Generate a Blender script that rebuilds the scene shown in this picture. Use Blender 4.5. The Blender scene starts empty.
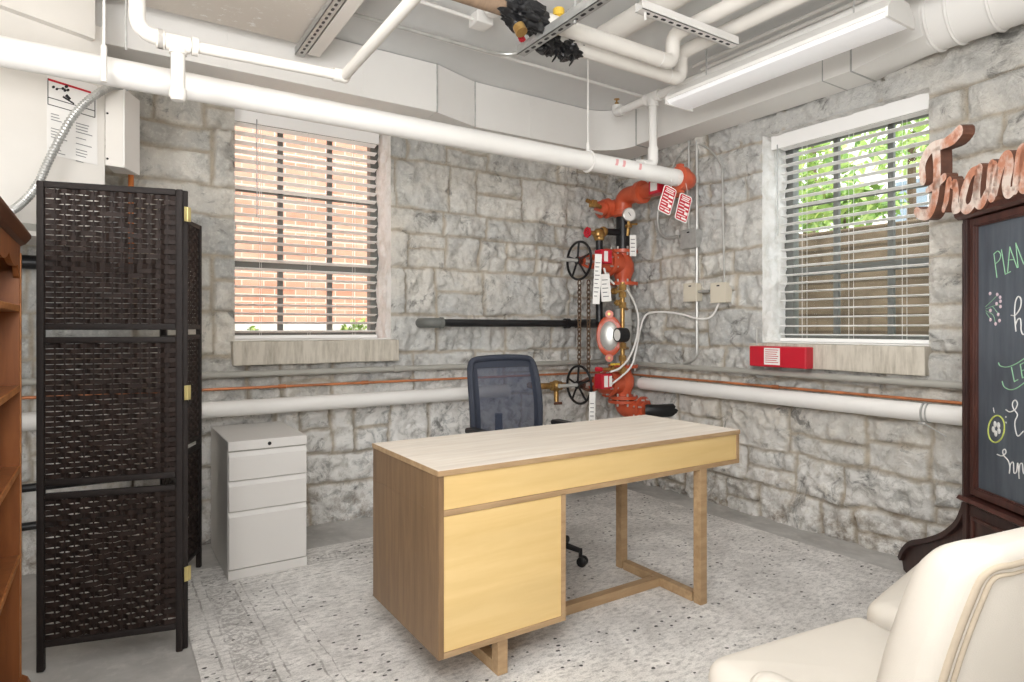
import bpy, bmesh, math, random
import numpy as np
from mathutils import Vector, Matrix, noise as mnoise
rnd = random.Random(7)
PI = math.pi
S = bpy.context.scene
COL = S.collection
# ------------------------------------------------------------------ camera model
CH, FPX, CX, HY = 1.25, 627.0, 512.0, 328.0
YAW = math.radians(33.0)
FW = Vector((math.sin(YAW), math.cos(YAW), 0)); RT = Vector((math.cos(YAW), -math.sin(YAW), 0))
def ray(u, v):
    return FW + RT*((u-CX)/FPX) + Vector((0, 0, (HY-v)/FPX))
CAM = Vector((0, 0, CH))
def at_x(u, v, X): d = ray(u, v); return CAM + d*(X/d.x)
def at_y(u, v, Y): d = ray(u, v); return CAM + d*(Y/d.y)
def at_z(u, v, Z): d = ray(u, v); return CAM + d*((Z-CH)/d.z)

# ------------------------------------------------------------------ object helpers
WM = {}
def thing(name, label, cat, loc=(0, 0, 0), rotz=0.0, group=None):
    o = bpy.data.objects.new(name, None); COL.objects.link(o)
    o.empty_display_size = .1
    o.location = loc; o.rotation_euler = (0, 0, rotz)
    o['label'] = label; o['category'] = cat
    if group: o['group'] = group
    WM[o.name] = Matrix.Translation(Vector(loc)) @ Matrix.Rotation(rotz, 4, 'Z')
    return o
def tag(o, label, cat, group=None):
    o['label'] = label; o['category'] = cat
    if group: o['group'] = group
    return o
def obj(name, bm, mats, parent=None, smooth=None, local=False, label=None):
    """link bm as ONE mesh object; bm is in world space unless local"""
    M = WM.get(parent.name) if parent else None
    if M is not None and not local:
        bm.transform(M.inverted())
    bmesh.ops.recalc_face_normals(bm, faces=bm.faces[:])
    me = bpy.data.meshes.new(name)
    if not isinstance(mats, (list, tuple)): mats = [mats]
    for m in mats: me.materials.append(m)
    bm.to_mesh(me); bm.free()
    if smooth is None: smooth = 35
    if smooth:
        me.polygons.foreach_set('use_smooth', [True]*len(me.polygons))
        if smooth < 180: me.set_sharp_from_angle(angle=math.radians(smooth))
    o = bpy.data.objects.new(name, me); COL.objects.link(o)
    if parent is not None:
        o.parent = parent; WM[o.name] = M if M is not None else Matrix.Identity(4)
    else:
        # put the origin at the object's base
        n = len(me.vertices); a = np.empty(n*3); me.vertices.foreach_get('co', a); a = a.reshape(-1, 3)
        c = Vector(((a[:, 0].min()+a[:, 0].max())/2, (a[:, 1].min()+a[:, 1].max())/2, a[:, 2].min()))
        me.transform(Matrix.Translation(-c)); o.location = c
        WM[o.name] = Matrix.Translation(c)
    if label: o['label'] = label
    return o
def copy_tree(o, parent=None):
    c = o.copy(); COL.objects.link(c)
    if parent: c.parent = parent
    for ch in [x for x in COL.objects if x.parent == o]: copy_tree(ch, c)
    return c
def struct(o):
    o['kind'] = 'structure'; return o
def nb(): return bmesh.new()
def box(bm, x0, x1, y0, y1, z0, z1, bev=0.0, M=None, seg=2):
    t = bmesh.new()
    vs = [t.verts.new((x, y, z)) for z in (z0, z1) for y in (y0, y1) for x in (x0, x1)]
    for f in ((0, 2, 3, 1), (4, 5, 7, 6), (0, 1, 5, 4), (2, 6, 7, 3), (0, 4, 6, 2), (1, 3, 7, 5)):
        t.faces.new([vs[i] for i in f])
    if bev: bmesh.ops.bevel(t, geom=t.edges[:], offset=bev, segments=seg, affect='EDGES', profile=.5)
    merge(bm, t, M)
def merge(bm, t, M=None, mi=None):
    if M is not None: t.transform(M)
    mp = {}
    for v in t.verts: mp[v] = bm.verts.new(v.co)
    for f in t.faces:
        try:
            g = bm.faces.new([mp[v] for v in f.verts]); g.material_index = f.material_index if mi is None else mi
        except ValueError: pass
    t.free()
def frame_of(d):
    d = d.normalized()
    a = Vector((0, 0, 1)) if abs(d.z) < .9 else Vector((1, 0, 0))
    x = a.cross(d).normalized(); y = d.cross(x)
    return x, y
def tube(bm, pts, r, seg=12, cap=True, sq=1.0, closed=False, mi=0):
    pts = [Vector(p) for p in pts]; n = len(pts)
    rs = r if isinstance(r, (list, tuple)) else [r]*n
    dirs = []
    for i in range(n):
        if closed: d = pts[(i+1) % n]-pts[i-1]
        else: d = pts[min(i+1, n-1)]-pts[max(i-1, 0)]
        dirs.append(d.normalized())
    x, y = frame_of(dirs[0]); rings = []
    for i in range(n):
        d = dirs[i]
        x = (x-d*x.dot(d)); x = x.normalized() if x.length > 1e-6 else frame_of(d)[0]
        y = d.cross(x)
        k = 1.0
        if 0 < i < n-1:
            c = (pts[i]-pts[i-1]).normalized().dot((pts[i+1]-pts[i]).normalized())
            k = 1/max(.6, math.sqrt(max(0, (1+c)/2)))
        rings.append([bm.verts.new(pts[i]+(x*math.cos(2*PI*j/seg)+y*math.sin(2*PI*j/seg)*sq)*rs[i]) for j in range(seg)])
    for i in range(n if closed else n-1):
        a, b = rings[i], rings[(i+1) % n]
        for j in range(seg):
            f = bm.faces.new((a[j], a[(j+1) % seg], b[(j+1) % seg], b[j])); f.material_index = mi
    if cap and not closed:
        for q in (rings[0][::-1], rings[-1]):
            f = bm.faces.new(q); f.material_index = mi
def fil(pts, R, n=6):
    """round the corners of a polyline"""
    pts = [Vector(p) for p in pts]; out = [pts[0]]
    for i in range(1, len(pts)-1):
        p = pts[i]; a = pts[i-1]-p; b = pts[i+1]-p
        r = min(R, a.length*.49, b.length*.49)
        a = p+a.normalized()*r; b = p+b.normalized()*r
        for k in range(n+1):
            t = k/n; out.append(a*(1-t)**2+p*2*t*(1-t)+b*t*t)
    out.append(pts[-1]); return out
def spl(pts, n=8):
    """catmull-rom through pts"""
    P = [Vector(p) for p in pts]; P = [P[0]*2-P[1]]+P+[P[-1]*2-P[-2]]; out = []
    for i in range(1, len(P)-2):
        a, b, c, d = P[i-1:i+3]
        for k in range(n):
            t = k/n
            out.append(.5*((2*b)+(c-a)*t+(2*a-5*b+4*c-d)*t*t+(3*b-a-3*c+d)*t**3))
    out.append(P[-2]); return out
def lathe(bm, prof, o, d, seg=20, mi=0):
    """prof: (r, h) along axis d from o"""
    o = Vector(o); d = Vector(d).normalized(); x, y = frame_of(d); rings = []
    for r, h in prof:
        if r < 1e-5: rings.append([bm.verts.new(o+d*h)])
        else: rings.append([bm.verts.new(o+d*h+(x*math.cos(2*PI*j/seg)+y*math.sin(2*PI*j/seg))*r) for j in range(seg)])
    for a, b in zip(rings, rings[1:]):
        for j in range(seg):
            k = (j+1) % seg
            if len(a) == 1 and len(b) == 1: continue
            if len(a) == 1: f = bm.faces.new((a[0], b[k], b[j]))
            elif len(b) == 1: f = bm.faces.new((a[j], a[k], b[0]))
            else: f = bm.faces.new((a[j], a[k], b[k], b[j]))
            f.material_index = mi
    for q in (rings[0], rings[-1]):
        if len(q) > 2:
            f = bm.faces.new(q); f.material_index = mi
def cyl(bm, a, b, r, seg=16, mi=0):
    a, b = Vector(a), Vector(b); lathe(bm, [(r, 0), (r, (b-a).length)], a, b-a, seg, mi)
def torus(bm, c, d, R, r, seg=28, rs=8, mi=0):
    c = Vector(c); x, y = frame_of(Vector(d))
    tube(bm, [c+(x*math.cos(2*PI*i/seg)+y*math.sin(2*PI*i/seg))*R for i in range(seg)], r, rs, closed=True, mi=mi)
def ball(bm, c, r, sc=(1, 1, 1), u=14, v=9, mi=0):
    t = bmesh.new(); bmesh.ops.create_uvsphere(t, u_segments=u, v_segments=v, radius=r)
    merge(bm, t, Matrix.Translation(Vector(c)) @ Matrix.Diagonal((*sc, 1)), mi)
def prism(bm, poly, O, ex, ey, ez, t, mi_front=0, mi_side=0, bev=0):
    """extrude polygon poly[(a,b)] = O+a*ex+b*ey by t along ez (front at 0)"""
    O, ex, ey, ez = map(Vector, (O, ex, ey, ez)); tb = bmesh.new()
    A = [tb.verts.new(O+ex*a+ey*b) for a, b in poly]; B = [tb.verts.new(O+ex*a+ey*b+ez*t) for a, b in poly]
    tb.faces.new(A).material_index = mi_front; tb.faces.new(B[::-1]).material_index = mi_side
    n = len(A)
    for i in range(n): tb.faces.new((A[i], B[i], B[(i+1) % n], A[(i+1) % n])).material_index = mi_side
    if bev:
        es = [e for e in tb.edges if e.calc_face_angle(0) > .5]
        bmesh.ops.bevel(tb, geom=es, offset=bev, segments=2, affect='EDGES')
    merge(bm, tb)
def offs(poly, d):
    n = len(poly); out = []
    for i in range(n):
        p = Vector(poly[i]); a = (p-Vector(poly[i-1])); b = (Vector(poly[(i+1) % n])-p)
        a = a.normalized() if a.length > 1e-9 else b.normalized(); b = b.normalized() if b.length > 1e-9 else a
        t = (a+b).normalized(); nrm = Vector((-t.y, t.x)); c = max(.5, nrm.dot(Vector((-a.y, a.x))))
        out.append(p+nrm*(d/c))
    return out
def rpoly(poly, R, n=5):
    """round corners of closed 2D polygon (ccw)"""
    out = []; m = len(poly)
    for i in range(m):
        p = Vector(poly[i]); a = Vector(poly[i-1])-p; b = Vector(poly[(i+1) % m])-p
        rr = R[i] if isinstance(R, (list, tuple)) else R
        r = min(rr, a.length*.48, b.length*.48)
        A = p+a.normalized()*r; B = p+b.normalized()*r
        for k in range(n+1):
            t = k/n; out.append(A*(1-t)**2+p*2*t*(1-t)+B*t*t)
    return out
def pad(bm, poly, z0, z1, r0, r1, crown=0.0, M=None, wob=0.0, dome=0.0):
    """soft pad: ccw outline poly, between z0 and z1, edges rounded r0 (bottom) r1 (top), crowned top"""
    t = bmesh.new(); rings = []
    def ring(d, z):
        rings.append([t.verts.new((p.x, p.y, z)) for p in offs(poly, d)])
    if dome:
        C_ = Vector((0, -.05))
        for k in range(0, 9):
            a = k/8*PI/2; sc_ = 1-dome*(1-math.sin(a)); rings.append([t.verts.new((C_.x+(p[0]-C_.x)*sc_, C_.y+(p[1]-C_.y)*sc_, z0+r0*(1-math.cos(a)))) for p in poly])
    else:
        ring(r0, z0)
        for k in range(1, 5):
            a = k/4*PI/2; ring(r0*(1-math.sin(a)), z0+r0*(1-math.cos(a)))
    ring(0, (z0+r0+z1-r1)/2)
    for k in range(0, 5):
        a = k/4*PI/2; ring(r1*(1-math.cos(a)), z1-r1+r1*math.sin(a))
    top = rings[-1]; c = Vector((sum(v.co.x for v in top)/len(top), sum(v.co.y for v in top)/len(top), z1))
    for s in (.8, .6, .4, .2):
        rings.append([t.verts.new((c.x+(v.co.x-c.x)*s, c.y+(v.co.y-c.y)*s, z1+crown*(1-s*s))) for v in top])
    for a, b in zip(rings, rings[1:]):
        n = len(a)
        for j in range(n): t.faces.new((a[j], a[(j+1) % n], b[(j+1) % n], b[j]))
    t.faces.new(rings[0][::-1]); t.faces.new(rings[-1])
    if wob:
        for v in t.verts: v.co += mnoise.noise_vector(v.co*7)*wob
    merge(bm, t, M)

# ------------------------------------------------------------------ materials
def lin(c):
    c = [x/255 for x in c]; return tuple((x/12.92 if x <= .04045 else ((x+.055)/1.055)**2.4) for x in c)+(1,)
class NT:
    def __init__(s, name):
        s.m = bpy.data.materials.new(name); s.m.use_nodes = True; s.t = s.m.node_tree; s.n = s.t.nodes
        s.b = s.n['Principled BSDF']
        s.co = s.n.new('ShaderNodeTexCoord')
    def add(s, typ, **kw):
        nd = s.n.new(typ)
        for k, v in kw.items():
            if k.startswith('i_'): nd.inputs[k[2:].replace('_', ' ')].default_value = v
            else: setattr(nd, k, v)
        return nd
    def l(s, a, b): s.t.links.new(a, b)
    def map(s, scale=(1, 1, 1), loc=(0, 0, 0), rot=(0, 0, 0), src='Object'):
        m = s.add('ShaderNodeMapping'); m.inputs['Scale'].default_value = scale; m.inputs['Location'].default_value = loc; m.inputs['Rotation'].default_value = rot
        s.l(s.co.outputs[src], m.inputs[0]); return m.outputs[0]
    def noise(s, scale, vec=None, detail=4, rough=.55, dist=0):
        nd = s.add('ShaderNodeTexNoise'); nd.inputs['Scale'].default_value = scale; nd.inputs['Detail'].default_value = detail
        nd.inputs['Roughness'].default_value = rough; nd.inputs['Distortion'].default_value = dist
        s.l(vec if vec is not None else s.co.outputs['Object'], nd.inputs['Vector']); return nd.outputs['Fac']
    def ramp(s, fac, stops):
        r = s.add('ShaderNodeValToRGB'); e = r.color_ramp.elements
        while len(e) < len(stops): e.new(.5)
        for q, (p, c) in zip(e, stops):
            q.position = p; q.color = c if not isinstance(c, (int, float)) else (c, c, c, 1)
        s.l(fac, r.inputs[0]); return r.outputs[0]
    def mix(s, fac, a, b, mode='MIX'):
        m = s.add('ShaderNodeMix', data_type='RGBA', blend_type=mode)
        for sock, val in ((m.inputs[0], fac), (m.inputs[6], a), (m.inputs[7], b)):
            if hasattr(val, 'links'): s.l(val, sock)
            else: sock.default_value = val
        return m.outputs[2]
    def math(s, op, a, b=0.0, clamp=False):
        m = s.add('ShaderNodeMath', operation=op, use_clamp=clamp)
        for sock, val in zip(m.inputs, (a, b)):
            if hasattr(val, 'links'): s.l(val, sock)
            else: sock.default_value = val
        return m.outputs[0]
    def sep(s, v):
        x = s.add('ShaderNodeSeparateXYZ'); s.l(v, x.inputs[0]); return x.outputs
    def base(s, c): s.l(c, s.b.inputs['Base Color'])
    def bump(s, h, strength=.3, dist=.01):
        b = s.add('ShaderNodeBump'); b.inputs['Strength'].default_value = strength; b.inputs['Distance'].default_value = dist
        s.l(h, b.inputs['Height']); s.l(b.outputs[0], s.b.inputs['Normal'])
def pm(name, col, rough=.5, metal=0, var=.12, scale=6, col2=None, bump=0, bs=60, stretch=(1, 1, 1), spec=.5, thr=(.3, .7), coat=0):
    n = NT(name); c = lin(col)
    c2 = lin(col2) if col2 else tuple(min(1, x*(1-var)) for x in c[:3])+(1,)
    v = n.map(stretch)
    f = n.ramp(n.noise(scale, v), [(thr[0], 0.0), (thr[1], 1.0)])
    n.base(n.mix(f, c, c2)); n.b.inputs['Roughness'].default_value = rough; n.b.inputs['Metallic'].default_value = metal
    n.b.inputs['Specular IOR Level'].default_value = spec; n.b.inputs['Coat Weight'].default_value = coat
    if bump: n.bump(n.noise(bs, v), bump, .004)
    return n.m
M = {}
M['white'] = pm('white_paint', (236, 234, 230), .45, var=.05, scale=3)
M['blind'] = pm('blind_white', (250, 249, 247), .45, var=.02, scale=3)
M['ivory'] = pm('ivory_paint', (230, 226, 219), .5, var=.08, scale=2.5)
M['ceil'] = pm('ceiling_plaster', (226, 227, 226), .8, var=.06, scale=1.5, bump=.1, bs=30)
M['duct'] = pm('duct_wrap', (238, 236, 232), .55, var=.05, scale=2)
M['galv'] = pm('galvanised_steel', (196, 196, 193), .4, .45, var=.25, scale=25)
M['greypipe'] = pm('grey_paint', (172, 170, 162), .5, var=.14, scale=9)
M['emt'] = pm('conduit_steel', (200, 200, 196), .4, .5, var=.1, scale=12)
M['copper'] = pm('copper_tube', (224, 140, 90), .35, .35, col2=(160, 108, 78), scale=6)
M['blackpipe'] = pm('black_iron', (38, 38, 40), .35, .2, var=.4, scale=12)
M['red'] = pm('orange_red_paint', (212, 100, 66), .34, col2=(182, 76, 48), scale=9)
M['redbox'] = pm('red_enamel', (196, 28, 48), .4, var=.12, scale=10)
M['brass'] = pm('brass', (196, 160, 96), .35, .7, col2=(150, 112, 66), scale=20)
M['chrome'] = pm('stainless', (214, 214, 210), .3, .45, var=.2, scale=14)
M['rustchain'] = pm('rusty_chain', (122, 96, 72), .6, .4, col2=(72, 58, 48), scale=40)
M['paper'] = pm('paper', (238, 236, 232), .7, var=.03)
M['ink'] = pm('grey_ink', (128, 128, 128), .8, var=.1)
M['inkb'] = pm('black_ink', (40, 40, 42), .8, var=.1)
M['beige'] = pm('beige_enclosure', (216, 208, 190), .5, var=.05)
M['darkgrey'] = pm('grey_bronze_frame', (112, 114, 110), .5, var=.1)
M['plastic'] = pm('black_plastic', (28, 29, 31), .45, var=.2)
M['tape'] = pm('yellow_tape', (222, 184, 66), .5)
M['wrap'] = pm('black_wrap', (30, 30, 32), .32, var=.4, scale=30, bump=.5, bs=40)
M['tan'] = pm('tan_insulation', (150, 126, 104), .7, var=.25, scale=20, stretch=(3, 1, 1))
M['cabinet'] = pm('putty_steel', (214, 211, 207), .4, var=.03, scale=2)
M['lockm'] = pm('lock_metal', (50, 50, 50), .4, .5)
M['fabric'] = pm('cream_linen', (218, 211, 200), .85, var=.05, scale=4, bump=.15, bs=500)
M['welt'] = pm('linen_welt', (190, 176, 156), .85, var=.1, scale=30)
M['legw'] = pm('dark_leg_wood', (70, 46, 32), .4, var=.3, stretch=(10, 10, 1))
M['rattan'] = pm('woven_paper_rope', (50, 37, 32), .6, col2=(33, 25, 22), scale=40, bump=.35, bs=300, spec=.3)
M['rattanframe'] = pm('wrapped_frame', (42, 35, 33), .55, col2=(30, 25, 24), scale=60, bump=.4, bs=220, stretch=(1, 1, 6), spec=.3)
M['hinge'] = pm('brass_hinge', (206, 190, 130), .4, .5)
M['navy'] = pm('navy_frame', (44, 50, 64), .6, var=.15)
M['orange'] = pm('orange_tube', (226, 130, 56), .45)
M['pink'] = pm('marking_pink', (232, 172, 172), .6)
M['lens'] = None
def wood(name, a, b, rough=.45, sc=(2.2, 26, 26), scale=2.2, spec=.4):
    n = NT(name); v = n.map(sc)
    f = n.noise(scale, v, 6, .6, .4); g = n.noise(scale*.35, v, 2)
    c = n.mix(n.ramp(f, [(.35, 0.), (.68, 1.)]), lin(a), lin(b))
    c = n.mix(n.ramp(g, [(.35, 0.), (.65, .35)]), c, lin([x*.9 for x in b]))
    n.base(c); n.b.inputs['Roughness'].default_value = rough; n.b.inputs['Specular IOR Level'].default_value = spec
    n.bump(f, .06, .002); return n.m
M['oaktop'] = wood('washed_oak_top', (238, 230, 218), (225, 213, 198))
M['oakedge'] = wood('oak_edge', (184, 156, 120), (160, 130, 96), sc=(3, 20, 20))
M['oakside'] = wood('oak_side_veneer', (142, 114, 84), (118, 93, 68), sc=(14, 14, 1.6))  # veneer brown, darkened further to put the side's shading into the colour
M['oakfront'] = wood('yellow_oak_front', (228, 198, 140), (218, 186, 126), sc=(1.2, 12, 12), scale=1.5)
M['pine'] = wood('orange_pine', (158, 98, 56), (130, 76, 42), sc=(14, 14, 1.5), rough=.38)
M['pinedge'] = wood('worn_pine_edge', (198, 138, 82), (160, 96, 52), sc=(2, 14, 14))
M['pinedark'] = wood('dark_pine_top', (112, 68, 40), (86, 50, 30), sc=(14, 2, 14))
M['mahog'] = wood('dark_mahogany', (74, 50, 44), (48, 32, 30), sc=(12, 12, 1.6), rough=.35)
M['mahogred'] = wood('mahogany_moulding', (92, 56, 48), (58, 36, 32), sc=(12, 12, 1.6), rough=.3)
# chalkboard slate
n = NT('chalk_slate'); v = n.map((5, 5, .7))
f = n.noise(3, v, 5, .6)
n.base(n.mix(n.ramp(f, [(.35, 0.), (.75, 1.)]), lin((66, 73, 82)), lin((98, 106, 115)))); n.b.inputs['Roughness'].default_value = .42; M['slate'] = n.m
M['chalkw'] = pm('white_chalk', (226, 226, 224), .9); M['chalkg'] = pm('green_chalk', (150, 198, 160), .9)
M['chalky'] = pm('lime_chalk', (196, 206, 108), .9); M['chalkp'] = pm('pink_chalk', (216, 194, 202), .9)
# patina of the letters
n = NT('flaked_copper_paint'); f = n.noise(9, None, 6, .65); g = n.noise(30, None, 4)
c = n.mix(n.ramp(f, [(.42, 0.), (.6, 1.)]), lin((190, 128, 100)), lin((222, 206, 194)))
c = n.mix(n.ramp(g, [(.55, 0.), (.75, .7)]), c, lin((136, 82, 60))); n.base(c); n.b.inputs['Roughness'].default_value = .5; M['patina'] = n.m
M['rust'] = pm('rust_brown', (116, 76, 58), .55, col2=(84, 56, 46), scale=14)
# navy mesh cloth, see-through weave
n = NT('navy_mesh'); n.base(n.mix(n.noise(220), lin((52, 60, 78)), lin((66, 74, 94)))); n.b.inputs['Roughness'].default_value = .7
tr = n.add('ShaderNodeBsdfTransparent'); mx = n.add('ShaderNodeMixShader'); mx.inputs[0].default_value = .76
n.l(tr.outputs[0], mx.inputs[1]); n.l(n.b.outputs[0], mx.inputs[2]); n.l(mx.outputs[0], n.n['Material Output'].inputs[0]); M['mesh'] = n.m
# window glass
n = NT('window_glass'); tr = n.add('ShaderNodeBsdfTransparent'); gl = n.add('ShaderNodeBsdfGlossy'); gl.inputs['Roughness'].default_value = .02
fr = n.add('ShaderNodeFresnel'); fr.inputs[0].default_value = 1.12; mx = n.add('ShaderNodeMixShader')
tr.inputs[0].default_value = lin((244, 248, 247))
n.l(fr.outputs[0], mx.inputs[0]); n.l(tr.outputs[0], mx.inputs[1]); n.l(gl.outputs[0], mx.inputs[2]); n.l(mx.outputs[0], n.n['Material Output'].inputs[0]); M['glass'] = n.m
# gauge glass / clear plastic
n = NT('clear_plastic'); n.base(n.mix(n.noise(8), lin((232, 234, 234)), lin((215, 218, 218)))); n.b.inputs['Roughness'].default_value = .2; n.b.inputs['Transmission Weight'].default_value = .5; M['clear'] = n.m
# lamp lens
n = NT('lamp_lens'); n.base(n.mix(n.noise(3), lin((250, 250, 250)), lin((244, 246, 250)))); n.b.inputs['Emission Color'].default_value = (1, .98, .96, 1); n.b.inputs['Emission Strength'].default_value = .15; M['lens'] = n.m
# wall stone, driven by the mesh's own stone layout
def stone(name, light, dark, mort, wash):
    n = NT(name); at = n.add('ShaderNodeAttribute', attribute_name='stone'); x = n.sep(at.outputs['Vector'])
    c = n.mix(n.ramp(x[0], [(0, 0.), (1, 1.)]), lin(dark), lin(light))
    f = n.noise(7, None, 7, .65, .3); g = n.noise(38, None, 5, .7)
    c = n.mix(n.ramp(n.noise(.9, None, 3), [(.42, 0.), (.6, .55)]), c, lin((188, 193, 196)))
    c = n.mix(n.ramp(f, [(.36, .5), (.5, 0.)]), c, lin([q*.78 for q in dark]))
    c = n.mix(n.ramp(g, [(.5, 0.), (.8, .55)]), c, lin([min(255, q*1.12) for q in light]))
    w = n.math('MULTIPLY', x[2], n.ramp(n.noise(13, None, 7, .7, .6), [(.40, 0.), (.52, 1.)]))
    c = n.mix(w, c, lin(wash))
    m2 = n.mix(n.ramp(n.noise(16, None, 5, .7), [(.35, 0.), (.7, 1.)]), lin(mort), lin([q*.82 for q in mort]))
    c = n.mix(n.math('MULTIPLY', x[1], .85), c, m2)
    z = n.sep(n.co.outputs['Object'])[2]
    st = n.math('MULTIPLY', n.ramp(n.math('ADD', z, n.math('MULTIPLY', n.noise(5, None, 5, .7), .5)), [(.25, 1.), (.62, 0.)]), n.ramp(n.noise(9, n.map((1, 1, 1), (5, 2, 1)), 7, .75), [(.46, 0.), (.62, .8)]))
    c = n.mix(st, c, lin((128, 108, 84)))
    ck = n.ramp(n.noise(5, n.map((1, 1, 1), (9, 4, 3)), 8, .75, .8), [(.57, 0.), (.66, .75)])
    c = n.mix(ck, c, lin([q*.55 for q in dark]))
    n.base(c); n.b.inputs['Roughness'].default_value = .9; n.b.inputs['Specular IOR Level'].default_value = .2
    n.bump(n.math('ADD', n.noise(26, None, 7, .72), n.math('MULTIPLY', n.noise(90, None, 4), .3)), 1.0, .022); return n.m
M['stoneL'] = stone('rough_ashlar_stone', (238, 231, 219), (196, 193, 186), (196, 182, 160), (246, 244, 240))
M['jamb'] = None
n = NT('whitewashed_stone'); f = n.noise(9, None, 7, .7)
n.base(n.mix(n.ramp(f, [(.45, 0.), (.7, 1.)]), lin((247, 246, 244)), lin((222, 219, 212)))); n.b.inputs['Roughness'].default_value = .85
n.bump(n.noise(24, None, 6, .7), .7, .02); M['jamb'] = n.m
n = NT('cast_sill'); v = n.map((14, 14, 2)); f = n.noise(2.2, v, 6, .65); g = n.noise(60)
c = n.mix(n.ramp(f, [(.42, 0.), (.7, 1.)]), lin((204, 197, 184)), lin((164, 156, 142))); n.base(c); n.b.inputs['Roughness'].default_value = .9
n.bump(g, .3, .006); M['sill'] = n.m
n = NT('bare_concrete'); f = n.noise(2.2, None, 8, .65, .5); g = n.noise(14, None, 6, .7)
c = n.mix(n.ramp(f, [(.35, 0.), (.65, 1.)]), lin((196, 194, 190)), lin((158, 155, 151)))
c = n.mix(n.ramp(g, [(.52, 0.), (.75, .5)]), c, lin((214, 210, 204))); n.base(c); n.b.inputs['Roughness'].default_value = .5
n.bump(g, .15, .006); M['concrete'] = n.m
# rug
n = NT('distressed_rug'); v = n.map((1, 1, 1)); f = n.noise(3.2, v, 8, .72, .6); g = n.noise(26, n.map((1, 2.2, 1)), 6, .75); h = n.noise(90, n.map((1, 2.5, 1)), 4, .7)
c = n.mix(n.ramp(f, [(.36, 0.), (.64, 1.)]), lin((244, 241, 237)), lin((204, 201, 197)))
c = n.mix(n.ramp(g, [(.47, 0.), (.66, .8)]), c, lin((156, 153, 150)))
c = n.mix(n.ramp(h, [(.5, 0.), (.75, .6)]), c, lin((246, 243, 238)))
# black flecks
vd = n.add('ShaderNodeTexVoronoi', feature='F1'); vd.inputs['Scale'].default_value = 19; n.l(n.mix(.035, n.map((1.15, 1.5, 1), rot=(0, 0, .5)), n.co.outputs['Object'], 'ADD'), vd.inputs['Vector'])
vd2 = n.add('ShaderNodeTexNoise'); vd2.inputs['Scale'].default_value = 45; n.l(v, vd2.inputs['Vector'])
fl = n.math('MULTIPLY', n.ramp(n.math('ADD', vd.outputs['Distance'], n.math('MULTIPLY', vd2.outputs['Fac'], .36)), [(.335, 1.), (.375, 0.)]), n.ramp(n.noise(2.1, n.map((1, 1, 1), (7, 3, 0)), 5, .7), [(.41, 0.), (.5, 1.)]))
sx = n.add('ShaderNodeSeparateColor'); n.l(vd.outputs['Color'], sx.inputs[0])
fl = n.math('MULTIPLY', fl, n.ramp(sx.outputs[0], [(.32, 0.), (.38, 1.)]))
# border stripes woven along the edges (object space: centre origin, half sizes below)
xy = n.sep(n.co.outputs['Object'])
RHX, RHY = 1.55, 1.5
def edge_d(): return n.math('MINIMUM', n.math('SUBTRACT', RHX, n.math('ABSOLUTE', xy[0])), n.math('SUBTRACT', RHY, n.math('ABSOLUTE', xy[1])))
ed = n.math('ADD', edge_d(), n.math('MULTIPLY', n.math('SUBTRACT', n.noise(9, None, 5, .7), .5), .035))
worn = n.ramp(n.math('ADD', n.math('MULTIPLY', xy[0], .3), .5), [(.45, 1.), (.75, 0.)])
for p, w in ((.075, .004), (.115, .003), (.235, .004), (.27, .003), (.39, .004), (.43, .002)):
    line = n.ramp(n.math('DIVIDE', n.math('ABSOLUTE', n.math('SUBTRACT', ed, p)), w*2), [(.45, .6), (.6, 0.)])
    c = n.mix(n.math('MULTIPLY', n.math('MULTIPLY', line, worn), n.ramp(n.noise(18), [(.4, .05), (.6, 1.)])), c, lin((120, 115, 110)))
bord = n.math('MULTIPLY', n.ramp(n.math('ABSOLUTE', n.math('SUBTRACT', ed, .175)), [(.05, 1.), (.06, 0.)]), n.ramp(n.noise(22, n.map((1, 1, 1), (3, 1, 0)), 3, .6, 2.5), [(.48, 0.), (.56, .6)]))
c = n.mix(n.math('MULTIPLY', bord, worn), c, lin((150, 146, 142)))
c = n.mix(n.math('MULTIPLY', fl, .92), c, lin((42, 40, 40)))
n.base(c); q_ = n.ramp(n.noise(160, n.map((1, 1.6, 1)), 3, .8), [(.5, 0.), (.72, .55)]); n.base(n.mix(q_, c, lin((122, 118, 114)))); n.b.inputs['Roughness'].default_value = .95; n.b.inputs['Specular IOR Level'].default_value = .1
n.bump(n.math('ADD', g, h), .35, .006); M['rug'] = n.m
# brick outside
n = NT('red_brick'); br = n.add('ShaderNodeTexBrick'); v = n.map((1, 1, 1), rot=(PI/2, 0, 0)); n.l(v, br.inputs['Vector'])
br.inputs['Scale'].default_value = 1; br.inputs['Brick Width'].default_value = .215; br.inputs['Row Height'].default_value = .075; br.inputs['Mortar Size'].default_value = .006
br.inputs['Color1'].default_value = lin((214, 152, 130)); br.inputs['Color2'].default_value = lin((200, 134, 112)); br.inputs['Mortar'].default_value = lin((222, 204, 192))
n.base(n.mix(n.ramp(n.noise(4, None, 5), [(.4, 0.), (.7, .5)]), br.outputs['Color'], lin((220, 174, 156)))); n.b.inputs['Roughness'].default_value = .9; M['brick'] = n.m
n = NT('stained_concrete'); v = n.map((1.2, 1.2, 5)); f = n.noise(1.5, v, 7, .7); g = n.noise(3, n.map((3, 3, .4)), 5, .6)
c = n.mix(n.ramp(f, [(.35, 0.), (.65, 1.)]), lin((138, 122, 104)), lin((104, 92, 78)))
c = n.mix(n.ramp(g, [(.5, 0.), (.7, .7)]), c, lin((78, 69, 60)))
w = n.add('ShaderNodeTexWave', wave_type='BANDS', bands_direction='Z'); w.inputs['Scale'].default_value = 2.2; w.inputs['Distortion'].default_value = .6; n.l(n.co.outputs['Object'], w.inputs['Vector'])
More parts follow.
